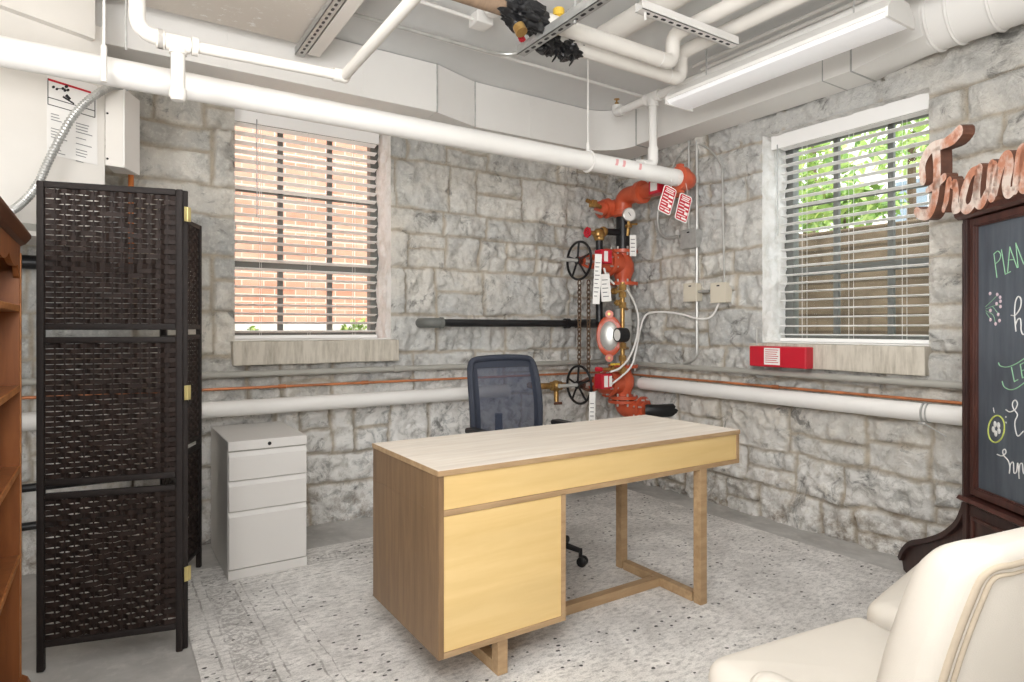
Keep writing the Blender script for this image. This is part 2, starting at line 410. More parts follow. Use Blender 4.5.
c = n.mix(n.ramp(w.outputs['Fac'], [(.03, .6), (.1, 0.)]), c, lin((66, 58, 50)))
n.base(c); n.b.inputs['Roughness'].default_value = .95; M['retain'] = n.m
M['paving'] = pm('pale_paving', (222, 218, 210), .9, var=.12, scale=5)
M['leaf'] = pm('leaf_green', (136, 166, 84), .6, col2=(96, 130, 60), scale=4)
M['leaf2'] = pm('leaf_lime', (180, 198, 116), .6, col2=(140, 168, 84), scale=4)
M['bark'] = pm('bark', (96, 78, 62), .9, var=.3, scale=10)
M['render'] = pm('pale_render', (226, 216, 206), .9, var=.06)
M['terra'] = pm('terracotta_panel', (206, 164, 142), .9, var=.1)
M['dglass'] = pm('far_glass', (120, 132, 142), .2, var=.1)

# ------------------------------------------------------------------ room shell
WX, WY, ZC = 3.65, 4.01, 2.95
X0, Y0 = -2.3, -1.7
bm = nb(); box(bm, X0-.1, WX+.35, Y0-.1, WY+.35, -.12, 0); struct(obj('floor', bm, M['concrete'], smooth=0))
bm = nb(); box(bm, X0-.1, WX+.35, Y0-.1, WY+.35, ZC, ZC+.2); struct(obj('ceiling', bm, M['ceil'], smooth=0))
bm = nb(); box(bm, X0-.12, WX+.35, Y0-.12, Y0, 0, ZC); struct(obj('wall_rear', bm, M['ivory'], smooth=0))
bm = nb(); box(bm, X0-.12, X0, Y0, WY+.35, 0, ZC); struct(obj('wall_side', bm, M['ivory'], smooth=0))

def vnoise(x, y, seed, freq):
    r = np.random.RandomState(seed); L = r.rand(256, 256)*2-1
    x = x*freq+100.3; y = y*freq+57.1
    xi = np.floor(x).astype(int); yi = np.floor(y).astype(int); fx = x-xi; fy = y-yi
    fx = fx*fx*(3-2*fx); fy = fy*fy*(3-2*fy)
    a = L[xi % 256, yi % 256]; b = L[(xi+1) % 256, yi % 256]; c = L[xi % 256, (yi+1) % 256]; d = L[(xi+1) % 256, (yi+1) % 256]
    return (a*(1-fx)+b*fx)*(1-fy)+(c*(1-fx)+d*fx)*fy
def fbm(x, y, seed, freq, o=4, g=.5):
    s = 0; a = 1
    for k in range(o): s = s+a*vnoise(x, y, seed+k*7, freq*2**k); a *= g
    return s
def stones(L, H, seed):
    r = random.Random(seed); R = []
    v = -.05
    while v < H:
        h = r.choice([.2, .24, .26, .3, .33, .17]); u = -r.random()*.3
        while u < L:
            w = r.uniform(.26, .68)*(1.0 if h > .15 else 1.2); q = r.random()
            if h > .23 and q < .25:      # two thin stones stacked
                k = r.uniform(.4, .6); R += [(u, u+w, v, v+h*k), (u, u+w, v+h*k, v+h)]
            elif h > .23 and q < .45:    # upright block beside two small ones
                k = r.uniform(.35, .5); R += [(u, u+w*k, v, v+h), (u+w*k, u+w, v, v+h*.5), (u+w*k, u+w, v+h*.5, v+h)]
            else: R.append((u, u+w, v, v+h))
            u += w
        v += h
    return R
def stone_wall(name, L, H, to_world, hole, seed, whitef, mat, step=.0125, jamb_depth=.27, lintel=None):
    """rock-faced ashlar wall: one height-field mesh with its window opening and reveals"""
    nu = int(L/step)+1; nv = int(H/step)+1
    us = np.linspace(0, L, nu); vs = np.linspace(0, H, nv)
    # snap grid lines to the opening
    h0, h1, k0, k1 = hole
    iu0, iu1 = np.abs(us-h0).argmin(), np.abs(us-h1).argmin(); iv0, iv1 = np.abs(vs-k0).argmin(), np.abs(vs-k1).argmin()
    us[iu0], us[iu1], vs[iv0], vs[iv1] = h0, h1, k0, k1
    U, V = np.meshgrid(us, vs, indexing='ij')
    uw = U+.014*fbm(U, V, seed, 4, 3)+.004*vnoise(U, V, seed+9, 30); vw = V+.014*fbm(U, V, seed+40, 4, 3)+.004*vnoise(U, V, seed+19, 30)
    hgt = -.008+.008*fbm(U, V, seed+3, 18, 3)-.014*np.clip(fbm(U, V, seed+5, 3.5, 3)*2.2, 0, 1); tone = np.full(U.shape, .5); mort = np.ones(U.shape)
    r = random.Random(seed+1); big = fbm(U, V, seed+70, 14, 4, .55); ridge = 1-np.abs(fbm(U, V, seed+90, 6, 4, .55)); rid2 = 1-np.abs(fbm(U, V, seed+120, 17, 3, .55))
    for k, (a, b, c, d) in enumerate(stones(L+.4, H+.3, seed)):
        m = (uw >= a) & (uw < b) & (vw >= c) & (vw < d)
        tn = r.random(); g1, g2 = r.uniform(-.1, .1), r.uniform(-.12, .12); off = r.uniform(0, .014); amp = r.uniform(.5, 1.2); jt = r.uniform(.004, .012)
        if not m.any(): continue
        dx = np.minimum(uw[m]-a, b-uw[m]); dy = np.minimum(vw[m]-c, d-vw[m]); dd = np.minimum(dx, dy)
        e = np.clip((dd-jt*.5)/(.012), 0, 1); e = e*e*(3-2*e)
        cu, cv = uw[m]-(a+b)/2, vw[m]-(c+d)/2
        face = off+g1*cu+g2*cv+amp*(.012*big[m]+.042*(ridge[m]-.7)+.012*(rid2[m]-.7))+.009*np.clip(dd/.05, 0, 1)
        hgt[m] = hgt[m]*(1-e)+face*e; tone[m] = np.clip(tn+.25*big[m], 0, 1); mort[m] = 1-np.clip((dd-jt*.6)/.010, 0, 1)
    # near the opening everything calms down
    db = np.maximum(np.maximum(h0-U, U-h1), np.maximum(k0-V, V-k1)); q = np.clip(db/.03, .15, 1)
    hgt = hgt*q
    if lintel is not None:               # one long flat stone over the opening
        m = (V > k1) & (V < k1+lintel) & (U > h0-.25) & (U < h1+.25)
        hgt[m] = .012+.006*big[m]; tone[m] = .55; mort[m] = 0
    P = to_world(U, V, hgt); n0 = nu*nv
    co = P.reshape(-1, 3)
    idx = np.arange(n0).reshape(nu, nv)
    F = np.stack([idx[:-1, :-1], idx[1:, :-1], idx[1:, 1:], idx[:-1, 1:]], -1)
    keep = np.ones((nu-1, nv-1), bool); keep[iu0:iu1, iv0:iv1] = False
    F = F[keep]
    mi = np.zeros(len(F), int)
    wash = np.clip(whitef(U, V), 0, 1)
    att = np.stack([tone, mort, wash, np.ones(U.shape)], -1).reshape(-1, 4)
    # reveals of the opening
    coL = [co]; FL = [F]; base = n0; dep = np.arange(0, jamb_depth+.001, .02); AT = [att]; MI = [mi]
    def reveal(uu, vv, side):
        nonlocal base
        n = len(uu); G = np.zeros((n, len(dep), 3)); h_edge = np.array([hgt[np.abs(us-a).argmin(), np.abs(vs-b).argmin()] for a, b in zip(uu, vv)])
        for j, dz in enumerate(dep):
            t = np.asarray(vv if side in 'lr' else uu); w = .013*fbm(t, np.full(n, dz*1.5), seed+200+ord(side), 11, 4, .6)*(0 if j == 0 else min(1, dz/.05))
            a = np.array(uu, float); b = np.array(vv, float)
            if side == 'l': a = a+w
            elif side == 'r': a = a-w
            elif side == 't': b = b-w*.5
            G[:, j] = to_world(a, b, (h_edge if j == 0 else 0)-dz)
        ii = np.arange(n*len(dep)).reshape(n, -1)+base
        FL.append(np.stack([ii[:-1, :-1], ii[1:, :-1], ii[1:, 1:], ii[:-1, 1:]], -1).reshape(-1, 4)); coL.append(G.reshape(-1, 3)); base += n*len(dep)
        AT.append(np.tile([.6, 0, .6, 1], (n*len(dep), 1))); MI.append(np.ones((n-1)*(len(dep)-1), int) if side != 't' else np.zeros((n-1)*(len(dep)-1), int))
    hv = vs[iv0:iv1+1]; hu = us[iu0:iu1+1]
    reveal(np.full(len(hv), h0), hv, 'l'); reveal(np.full(len(hv), h1), hv, 'r'); reveal(hu, np.full(len(hu), k1), 't'); reveal(hu, np.full(len(hu), k0), 'b')
    co = np.concatenate(coL); F = np.concatenate(FL); AT = np.concatenate(AT); MI = np.concatenate(MI)
    # outer skin so that daylight only comes through the opening
    me = bpy.data.meshes.new(name); me.from_pydata(co.tolist(), [], F.tolist())
    me.materials.append(mat); me.materials.append(M['jamb']); me.polygons.foreach_set('material_index', MI)
    a = me.attributes.new('stone', 'FLOAT_COLOR', 'POINT'); a.data.foreach_set('color', AT.astype(np.float32).ravel())
    b = bmesh.new(); b.from_mesh(me)
    def q4(u0, u1, v0, v1):
        pts = to_world(np.array([u0, u1, u1, u0]), np.array([v0, v0, v1, v1]), np.full(4, -jamb_depth-.03)); f = b.faces.new([b.verts.new(p) for p in pts]); f.material_index = 0
    q4(-.3, h0, 0, H+.1); q4(h1, L+.3, 0, H+.1); q4(h0, h1, 0, k0); q4(h0, h1, k1, H+.1)
    b.to_mesh(me); b.free()
    me.polygons.foreach_set('use_smooth', [True]*len(me.polygons))
    o = bpy.data.objects.new(name, me); COL.objects.link(o); return struct(o)
# left wall: u = X - X0, outward normal -Y ;  right wall: u = WY - Y, outward normal -X
def wl(U, V, h): return np.stack(np.broadcast_arrays(np.asarray(U)+X0, WY-np.asarray(h), np.asarray(V)), -1)
def wr(U, V, h): return np.stack(np.broadcast_arrays(WX-np.asarray(h), WY-np.asarray(U), np.asarray(V)), -1)
LW = (.645, 1.625, 1.175, 2.60)       # left window x0,x1,z0,z1
RW = (1.577, 2.578, 1.155, 2.52)      # right window y0,y1,z0,z1
stone_wall('wall_left', WX-X0, ZC, wl, (LW[0]-X0, LW[1]-X0, LW[2], LW[3]), 11,
           lambda U, V: np.clip((.98-V)/.25, 0, 1)*.9+np.clip((U+X0-1.6)/.5, 0, 1)*.25, M['stoneL'])
stone_wall('wall_right', WY-Y0, ZC, wr, (WY-RW[1], WY-RW[0], RW[2], RW[3]), 23,
           lambda U, V: np.clip((.75-V)/.35, 0, 1)*.75+.15, M['stoneL'], lintel=.11)

# ------------------------------------------------------------------ windows and blinds
def window(idx, A, B, z0, z1, mk, pane_label):
    """A,B: ends of the opening in plan at the glazing line; mk(t, d, z): along, outward depth"""
    L = (B-A).length; ex = (B-A)/L; ey = Vector((-ex.y, ex.x, 0))*mk   # ey: outward
    def bx(bm, t0, t1, d0, d1, a, b, bev=.003):
        Mx = Matrix((( ex.x, ey.x, 0, A.x), (ex.y, ey.y, 0, A.y), (0, 0, 1, 0), (0, 0, 0, 1)))
        box(bm, t0, t1, d0, d1, a, b, bev, Mx)
    root = bpy.data.objects.new('window_%d' % idx, None); COL.objects.link(root); root.location = (A+B)/2+Vector((0, 0, z0)); struct(root)
    WM[root.name] = Matrix.Translation(root.location)
    bm = nb()
    bx(bm, -.03, .045, 0, .07, z0, z1); bx(bm, L-.045, L+.03, 0, .07, z0, z1); bx(bm, .045, L-.045, 0, .07, z0, z0+.05); bx(bm, .045, L-.045, 0, .07, z1-.05, z1+.02)
    obj('frame', bm, M['darkgrey'], root, 0)
    bm = nb(); zs = (z0+(z1-z0)*.345, z0+(z1-z0)*.675)
    bx(bm, .045, L-.045, .01, .05, zs[0]-.028, zs[0]+.028); obj('meeting_rail', bm, M['darkgrey'], root, 0)
    bm = nb(); bx(bm, .045, L-.045, .015, .045, zs[1]-.014, zs[1]+.014)
    for k in (1, 2): bx(bm, L*k/3-.017, L*k/3+.017, .015, .045, z0+.05, z1-.05)
    obj('muntin', bm, M['darkgrey'], root, 0)
    bm = nb(); bx(bm, .04, L-.04, .028, .033, z0+.04, z1-.04, 0); obj('pane', bm, M['glass'], root, 0)
    bm = nb(); bx(bm, -.02, L+.02, -.26, .07, z0-.02, z0+.006, .002); obj('stool_board', bm, M['white'], root, 0)
    return root
window(1, Vector((LW[0], WY+.27, 0)), Vector((LW[1], WY+.27, 0)), LW[2], LW[3], 1, '')
window(2, Vector((WX+.27, RW[1], 0)), Vector((WX+.27, RW[0], 0)), RW[2], RW[3], 1, '')
def blind(label, A, B, z0, z1, tilt, wandt):
    L = (B-A).length; ex = (B-A)/L; ey = Vector((-ex.y, ex.x, 0)); th = math.atan2(ex.y, ex.x)
    root = thing('window_blind', label, 'blind', (A.x+ex.x*L/2, A.y+ex.y*L/2, z0), th)
    h = L/2
    bm = nb(); box(bm, -h, h, -.03, .03, z1-z0-.06, z1-z0, .003); obj('head_rail', bm, M['blind'], root, local=True, smooth=0)
    bm = nb(); box(bm, -h-(.05 if wandt < -.4 else .004), h+.004, -.045, -.033, z1-z0-.085, z1-z0+.005, .003); obj('valance', bm, M['blind'], root, local=True, smooth=0)
    bm = nb(); pitch = .0555; n = int((z1-z0-.12)/pitch)
    for i in range(n+1):
        z = .045+i*pitch
        Mx = Matrix.Translation((0, 0, z)) @ Matrix.Rotation(math.radians(tilt), 4, 'X') @ Matrix.Rotation(math.radians(rnd.uniform(-.15, .15)), 4, 'Y')
        box(bm, -h+.004, h-.004, -.025, .025, -.0015, .0015, 0, Mx)
    obj('slats', bm, M['blind'], root, local=True, smooth=0)
    bm = nb(); box(bm, -h+.002, h-.002, -.027, .027, .0, .022, .003); obj('bottom_rail', bm, M['blind'], root, local=True, smooth=0)
    bm = nb()
    for t in (-h+.16, 0, h-.16):
        for y in (-.0265, .0265): tube(bm, [(t, y, .01), (t, y, z1-z0-.05)], .0011, 5)
    obj('ladder_cord', bm, M['blind'], root, local=True)
    bm = nb(); tube(bm, [(wandt, -.05, z1-z0-.06), (wandt+.002, -.048, z1-z0-.66)], .004, 8); obj('tilt_wand', bm, M['clear'] if wandt < 0 else M['blind'], root, local=True)
    return root
blind('white slatted blind in the left window in front of the red brick outside', Vector((LW[0]+.012, WY+.14, 0)), Vector((LW[1]-.05, WY+.14, 0)), LW[2]+.008, LW[3]-.004, -13, -.33)
blind('white slatted blind in the right window in front of trees and a concrete wall', Vector((WX+.11, RW[1]-.07, 0)), Vector((WX+.11, RW[0]+.012, 0)), RW[2]+.008, RW[3]-.004, -7, -.46)
def rough_block(bm, x0, x1, y0, y1, z0, z1, amp=.004):
    t = bmesh.new(); box(t, x0, x1, y0, y1, z0, z1, .006)
    bmesh.ops.subdivide_edges(t, edges=[e for e in t.edges if e.calc_length() > .05], cuts=6, use_grid_fill=True)
    for v in t.verts: v.co += mnoise.noise_vector(v.co*14)*amp
    merge(bm, t)
bm = nb(); rough_block(bm, LW[0]-.02, LW[1]+.03, WY-.075, WY+.02, 1.03, LW[2]-.004); struct(obj('trim_1', bm, M['sill']))
bm = nb(); rough_block(bm, WX-.075, WX+.02, RW[0]-.01, RW[1]+.05, 1.0, RW[2]-.004); struct(obj('trim_2', bm, M['sill']))

# ------------------------------------------------------------------ outside
bm = nb(); box(bm, -3, 4.4, WY+.35, 9, .95, 1.05); o = struct(obj('terrace', bm, M['paving'], smooth=0))
bm = nb(); box(bm, 4.05, 5.3, -2, 4.3, .5, .6); o = struct(obj('areaway_floor', bm, M['paving'], smooth=0))
bm = nb(); box(bm, -3, 6, 6.9, 7.2, 1.3, 7.5)
o = obj('brick_building', bm, M['brick'], smooth=0); tag(o, 'red brick building wall outside the left window', 'building')
bm = nb(); box(bm, -3, 6, 6.84, 6.95, 1.05, 1.3, .01); o = obj('plinth_wall', bm, M['paving'], smooth=0); tag(o, 'low white plinth at the foot of the brick wall outside', 'plinth')
bm = nb(); box(bm, 5.3, 5.6, -3, 3.45, .5, 2.1, .01); box(bm, 4.85, 5.3, 3.3, 3.45, .5, 2.1, .01)
o = obj('retaining_wall', bm, M['retain'], smooth=0); tag(o, 'stained brown concrete retaining wall outside the right window', 'wall')
def foliage(bm, c, R, n, s, rr):
    for i in range(n):
        d = Vector((rr.gauss(0, 1), rr.gauss(0, 1), rr.gauss(0, 1))).normalized()*rr.random()**.4
        p = Vector(c)+Vector((d.x*R[0], d.y*R[1], d.z*R[2])); a = Vector((rr.gauss(0, 1), rr.gauss(0, 1), rr.gauss(0, 1))).normalized(); b = a.cross(Vector((rr.gauss(0, 1), rr.gauss(0, 1), rr.gauss(0, 1)))).normalized()
        k = s*rr.uniform(.6, 1.3)
        vs = [bm.verts.new(p-a*k), bm.verts.new(p+b*k*.45), bm.verts.new(p+a*k), bm.verts.new(p-b*k*.45)]
        f = bm.faces.new(vs); f.material_index = 0 if rr.random() < .6 else 1
def plant(name, label, cat, c, R, n, s, trunk, seed, mats=('leaf', 'leaf2'), group=None):
    rr = random.Random(seed); base = Vector((c[0], c[1], trunk[0]))
    t = thing(name, label, cat, base, group=group)
    bm = nb(); foliage(bm, c, R, n, s, rr); obj('foliage', bm, [M[m] for m in mats], t, 0)
    bm = nb(); tube(bm, spl([base, base+Vector((.03, .02, (c[2]-base.z)*.5)), Vector(c)], 5), [trunk[1]*(1-.5*i/10) for i in range(11)], 8); obj('stem', bm, M['bark'], t)
    return t
def outside(px, X): return at_x(px[0], px[1], X)
p = outside((830, 150), 9.5); plant('tree', 'leafy green tree seen through the upper right window', 'tree', (p.x, p.y+.3, p.z+.95), (1.4, 2.2, .8), 950, .11, (.6, .12), 3, ('leaf2', 'leaf'))
p = outside((805, 190), 6.6); plant('shrub', 'lime green shrub at the left of the right window view above the concrete', 'shrub', (p.x, p.y, p.z), (.55, .6, .75), 900, .07, (2.1, .03), 4, ('leaf2', 'leaf'))
p = outside((845, 214), 6.0); plant('shrub', 'low green shrub on top of the concrete retaining wall', 'shrub', (p.x, p.y, p.z+.05), (.35, .55, .2), 500, .06, (2.0, .02), 5)
p = outside((912, 132), 8.0); plant('tree', 'tree branch of green leaves behind the right edge of the right window', 'tree', (p.x, p.y, p.z), (.9, .8, .5), 380, .09, (.6, .08), 6, ('leaf2', 'leaf'))
# pale house beyond
t = thing('house', 'pale rendered house with terracotta panels beyond the trees', 'house', (16, 4, 0))
bm = nb(); box(bm, 15, 20, -2, 9, 0, 7.5); obj('wall', bm, M['render'], t, 0)
for y0, y1, z0, z1 in ((4.2, 5.0, 3.2, 4.6), (2.4, 3.1, 3.2, 4.6), (6.4, 7.2, 3.2, 4.6)):
    bm = nb(); box(bm, 14.93, 15.02, y0, y1, z0, z1, .01); w_ = obj('window', bm, M['white'], t, 0)
    bm = nb(); box(bm, 14.91, 14.95, y0+.08, y1-.08, z0+.08, z1-.08); obj('pane', bm, M['dglass'], w_, 0)
bm = nb(); box(bm, 14.92, 15.02, 3.2, 4.1, 2.6, 5.0, .01); obj('panel', bm, M['terra'], t, 0)
for i, (u, s) in enumerate(((252, .8), (345, .9), (353, 1.0), (362, 1.1), (372, .9))):
    p = at_y(u, 326, 6.55); rr = random.Random(i+60)
    words = ('left end of the left window view', 'third from the right along the brick wall foot', 'second from the right along the brick wall foot', 'tallest small plant near the right of the left window', 'rightmost along the brick wall foot')[i]
    tt = thing('potted_plant', 'small green plant, ' + words, 'plant', (p.x, p.y, 1.05), group='small plants outside the left window')
    bm = nb(); lathe(bm, [(0, 0), (.035, 0), (.045, .1), (.04, .1), (.036, .085), (0, .085)], (p.x, p.y, 1.05), (0, 0, 1), 14); obj('pot', bm, M['darkgrey'], tt)
    bm = nb(); foliage(bm, (p.x, p.y, 1.05+.17*s), (.048, .05, .11*s), 70, .03, rr); obj('foliage', bm, [M['leaf2'], M['leaf']], tt, 0)

# ------------------------------------------------------------------ rug
bm = nb(); t_ = bmesh.new(); box(t_, -RHX, RHX, -RHY, RHY, 0, .007, .002); merge(bm, t_)
rug = obj('area_rug', bm, M['rug'], smooth=0); rug.location = (.285+RHX, 3.58-RHY, 0.0005); rug.rotation_euler = (0, 0, 0)
tag(rug, 'distressed beige and grey area rug with black flecks under the desk', 'rug')

# ------------------------------------------------------------------ desk
DX0, DX1, DY0, DY1, DZ = .935, 2.502, 1.89, 2.50, .772
RZ = .008
desk = thing('desk', 'light oak writing desk with yellow front panels in the middle of the rug', 'desk', ((DX0+DX1)/2, (DY0+DY1)/2, RZ))
bm = nb(); box(bm, DX0, DX1, DY0, DY1, DZ-.018, DZ, .0015)
dt = obj('desktop', bm, M['oaktop'], desk, 0)
bm = nb(); e = .0015
box(bm, DX0-e, DX1+e, DY0-.004, DY0-.0005, DZ-.019, DZ-.0005, .001); box(bm, DX0-.004, DX0-.0005, DY0-e, DY1+e, DZ-.019, DZ-.0005, .001); box(bm, DX1+.0005, DX1+.004, DY0, DY1, DZ-.019, DZ-.0005, .001)
obj('edge_band', bm, M['oakedge'], dt, 0)
CXR = 1.472; CB = .137; AZ = .622
bm = nb(); box(bm, DX0, DX0+.02, DY0, DY1, CB, DZ-.0195, .001); box(bm, DX0-.0015, DX0+.001, DY0+.1, DY1-.003, .6225, .6245)
obj('side_panel', bm, M['oakside'], desk, 0)
bm = nb(); box(bm, CXR-.02, CXR, DY0, DY1, CB, AZ, .001); obj('side_panel', bm, M['oakedge'], desk, 0)
bm = nb(); box(bm, DX0+.02, CXR-.02, DY0, DY1-.0, CB, CB+.02, .001); obj('bottom_panel', bm, M['oakedge'], desk, 0)
bm = nb(); box(bm, DX0+.02, CXR-.02, DY0+.004, DY0+.02, CB+.02, AZ-.008, .001); obj('front_panel', bm, M['oakfront'], desk, 0)
bm = nb(); box(bm, DX0+.02, DX1-.02, DY0+.004, DY0+.02, AZ+.014, DZ-.0195, .001); obj('apron_panel', bm, M['oakfront'], desk, 0)
bm = nb(); box(bm, DX0+.02, DX1, DY0, DY1, AZ-.006, AZ+.0135, .001); box(bm, DX1-.02, DX1, DY0, DY1, AZ+.0135, DZ-.0195, .001); obj('drawer_case', bm, M['oakedge'], desk, 0)
bm = nb(); box(bm, DX0+.02, CXR-.02, DY1-.02, DY1-.002, CB+.02, AZ-.008, .001); dr = obj('drawer', bm, M['oakfront'], desk, 0)
bm = nb(); box(bm, (DX0+CXR)/2-.06, (DX0+CXR)/2+.06, DY1-.002, DY1+.012, AZ-.07, AZ-.055, .003); obj('handle', bm, M['lockm'], dr, 0)
LS = .042
for (xl, yl, zt) in ((2.235, DY0+.002, AZ-.006), (2.235, 2.405, AZ-.006), (1.175, DY0+.012, CB), (1.175, 2.395, CB)):
    bm = nb(); box(bm, xl, xl+LS, yl, yl+LS, RZ, zt, .0015); obj('leg', bm, M['oakedge'], desk, 0)
for xl in (2.235, 1.175):
    bm = nb(); box(bm, xl+.0005, xl+LS-.0005, DY0+.055, 2.395, RZ, RZ+LS, .0015); obj('foot_rail', bm, M['oakedge'], desk, 0)
bm = nb(); box(bm, 1.175+LS, 2.235, 2.14, 2.14+LS, RZ+.0005, RZ+LS-.0005, .0015); obj('stretcher', bm, M['oakedge'], desk, 0)

# ------------------------------------------------------------------ filing cabinet
fx0, fx1, fy0, fy1, fz = .507, .888, 3.335, 3.93, .69
fc = thing('filing_cabinet', 'pale grey steel filing cabinet with three drawers against the stone wall', 'filing cabinet', ((fx0+fx1)/2, (fy0+fy1)/2, RZ))
bm = nb(); box(bm, fx0, fx1, fy0+.022, fy1, RZ, fz-.002, .002); obj('body', bm, M['cabinet'], fc, 0)
bm = nb(); box(bm, fx0-.001, fx1+.001, fy0-.001, fy1+.001, fz-.048, fz, .004); tp = obj('top_panel', bm, M['cabinet'], fc, 0)
bm = nb(); lathe(bm, [(0, 0), (.009, 0), (.009, .004), (.004, .005), (0, .005)], (.70, fy0-.001, fz-.024), (0, -1, 0), 16); obj('lock', bm, M['lockm'], tp)
zt = fz-.054
for hgt_ in (.145, .152, .285):
    bm = nb(); zb = zt-hgt_+.004
    box(bm, fx0+.003, fx1-.003, fy0, fy0+.02, zb, zt-.022, .003)
    prism(bm, [(0, 0), (.02, 0), (.02, .022), (.012, .022)], (fx0+.003, fy0, zt-.0225), (0, 1, 0), (0, 0, 1), (1, 0, 0), fx1-fx0-.006)
    d_ = obj('drawer', bm, M['cabinet'], fc, 0)
    bm = nb(); box(bm, fx0+.004, fx1-.004, fy0+.016, fy0+.021, zt-.021, zt+.004); obj('finger_pull', bm, M['greypipe'], d_, 0)
    zt -= hgt_
bm = nb(); box(bm, fx0, fx1, fy0+.002, fy0+.022, RZ, zt, .002); obj('kick_plate', bm, M['cabinet'], fc, 0)

# ------------------------------------------------------------------ office chair
oc = thing('office_chair', 'navy mesh back swivel office chair behind the desk', 'chair', (1.93, 2.79, RZ), 0)
ox, oy = 1.93, 2.79
def back_pt(s, t):          # s -1..1 across, t 0..1 up, mesh surface of the backrest
    w = .215+.02*math.sin(t*PI*.75)-.012*t
    x = ox+s*w; z = .52+t*.55
    y = oy+.235+.05*t-.035*math.sin(t*PI)+.035*(1-s*s)*-1+.035
    return Vector((x, y+.03*s*s*-1, z))
out = [back_pt(s, t) for s, t in [(-.9, 0), (-.97, .1), (-1, .25), (-1, .5), (-1, .75), (-.985, .9), (-.93, .97), (-.8, 1), (-.4, 1.012), (0, 1.016), (.4, 1.012), (.8, 1), (.93, .97), (.985, .9), (1, .75), (1, .5), (1, .25), (.97, .1), (.9, 0), (.5, -.02), (0, -.03), (-.5, -.02)]]
bm = nb(); cl = spl(out+[out[0]], 3)[:-1]; tube(bm, cl, .019, 10, closed=True); bf = obj('backrest_frame', bm, M['navy'], oc)
bm = nb(); G = [[bm.verts.new(back_pt(s/8*.98, t/10)) for t in range(11)] for s in range(-8, 9)]
for a, b in zip(G, G[1:]):
    for j in range(10): bm.faces.new((a[j], b[j], b[j+1], a[j+1]))
obj('mesh_panel', bm, M['mesh'], bf, 180)
# wide woven border on the mesh
bm = nb()
for sgn in (-1, 1):
    g = [[bm.verts.new(back_pt(sgn*s, t/10)+Vector((0, -.003, 0))) for t in range(11)] for s in (.8, .9, .985)]
    for a, b in zip(g, g[1:]):
        for j in range(10): bm.faces.new((a[j], b[j], b[j+1], a[j+1]))
for t0, t1 in ((.92, 1.0), (0, .15)):
    g = [[bm.verts.new(back_pt(s/8*.98, t)+Vector((0, -.004, 0))) for t in (t0, (t0+t1)/2, t1)] for s in range(-8, 9)]
    for a, b in zip(g, g[1:]):
        for j in range(2): bm.faces.new((a[j], b[j], b[j+1], a[j+1]))
obj('mesh_border', bm, M['navy'], bf, 180)
bm = nb(); pad(bm, rpoly([(ox-.25, oy-.24), (ox+.25, oy-.24), (ox+.235, oy+.22), (ox-.235, oy+.22)], [.09, .09, .07, .07]), .43, .52, .025, .035, .008); obj('seat', bm, M['navy'], oc)
bm = nb(); tube(bm, fil([(ox, oy+.05, .41), (ox, oy+.32, .41), (ox, oy+.325, .75)], .08), .022, 10); obj('back_bracket', bm, M['plastic'], oc)
for s in (-1, 1):
    bm = nb(); tube(bm, fil([(ox+s*.2, oy+.03, .42), (ox+s*.285, oy+.03, .44), (ox+s*.285, oy+.05, .69)], .05), .015, 10)
    ar = obj('armrest', bm, M['chrome'], oc)
    bm = nb(); pad(bm, rpoly([(ox+s*.285-.035, oy-.08), (ox+s*.285+.035, oy-.08), (ox+s*.285+.035, oy+.17), (ox+s*.285-.035, oy+.17)], .03), .688, .716, .008, .012); obj('arm_pad', bm, M['plastic'], ar)
bm = nb(); cyl(bm, (ox, oy, .12), (ox, oy, .3), .03); cyl(bm, (ox, oy, .3), (ox, oy, .42), .018); box(bm, ox-.1, ox+.1, oy-.12, oy+.1, .4, .435, .01); obj('gas_column', bm, M['plastic'], oc)
for k in range(5):
    a = math.radians(-58+72*k); d = Vector((math.cos(a), math.sin(a), 0)); c = Vector((ox, oy, 0))
    bm = nb(); tube(bm, [c+d*.02+Vector((0, 0, .13)), c+d*.15+Vector((0, 0, .115)), c+d*.285+Vector((0, 0, .088))], [.028, .022, .017], 10, sq=.75)
    cyl(bm, c+d*.285+Vector((0, 0, .1)), c+d*.285+Vector((0, 0, .05)), .01); lg = obj('base_leg', bm, M['plastic'], oc)
    bm = nb(); p_ = c+d*.295; nrm = Vector((-d.y, d.x, 0))
    for sg in (-1, 1): lathe(bm, [(0, 0), (.022, 0), (.026, .006), (.026, .016), (.02, .02), (0, .02)], p_+nrm*(.004 if sg > 0 else -.004)+Vector((0, 0, RZ+.027)), nrm*sg, 16)
    obj('caster', bm, M['plastic'], lg)

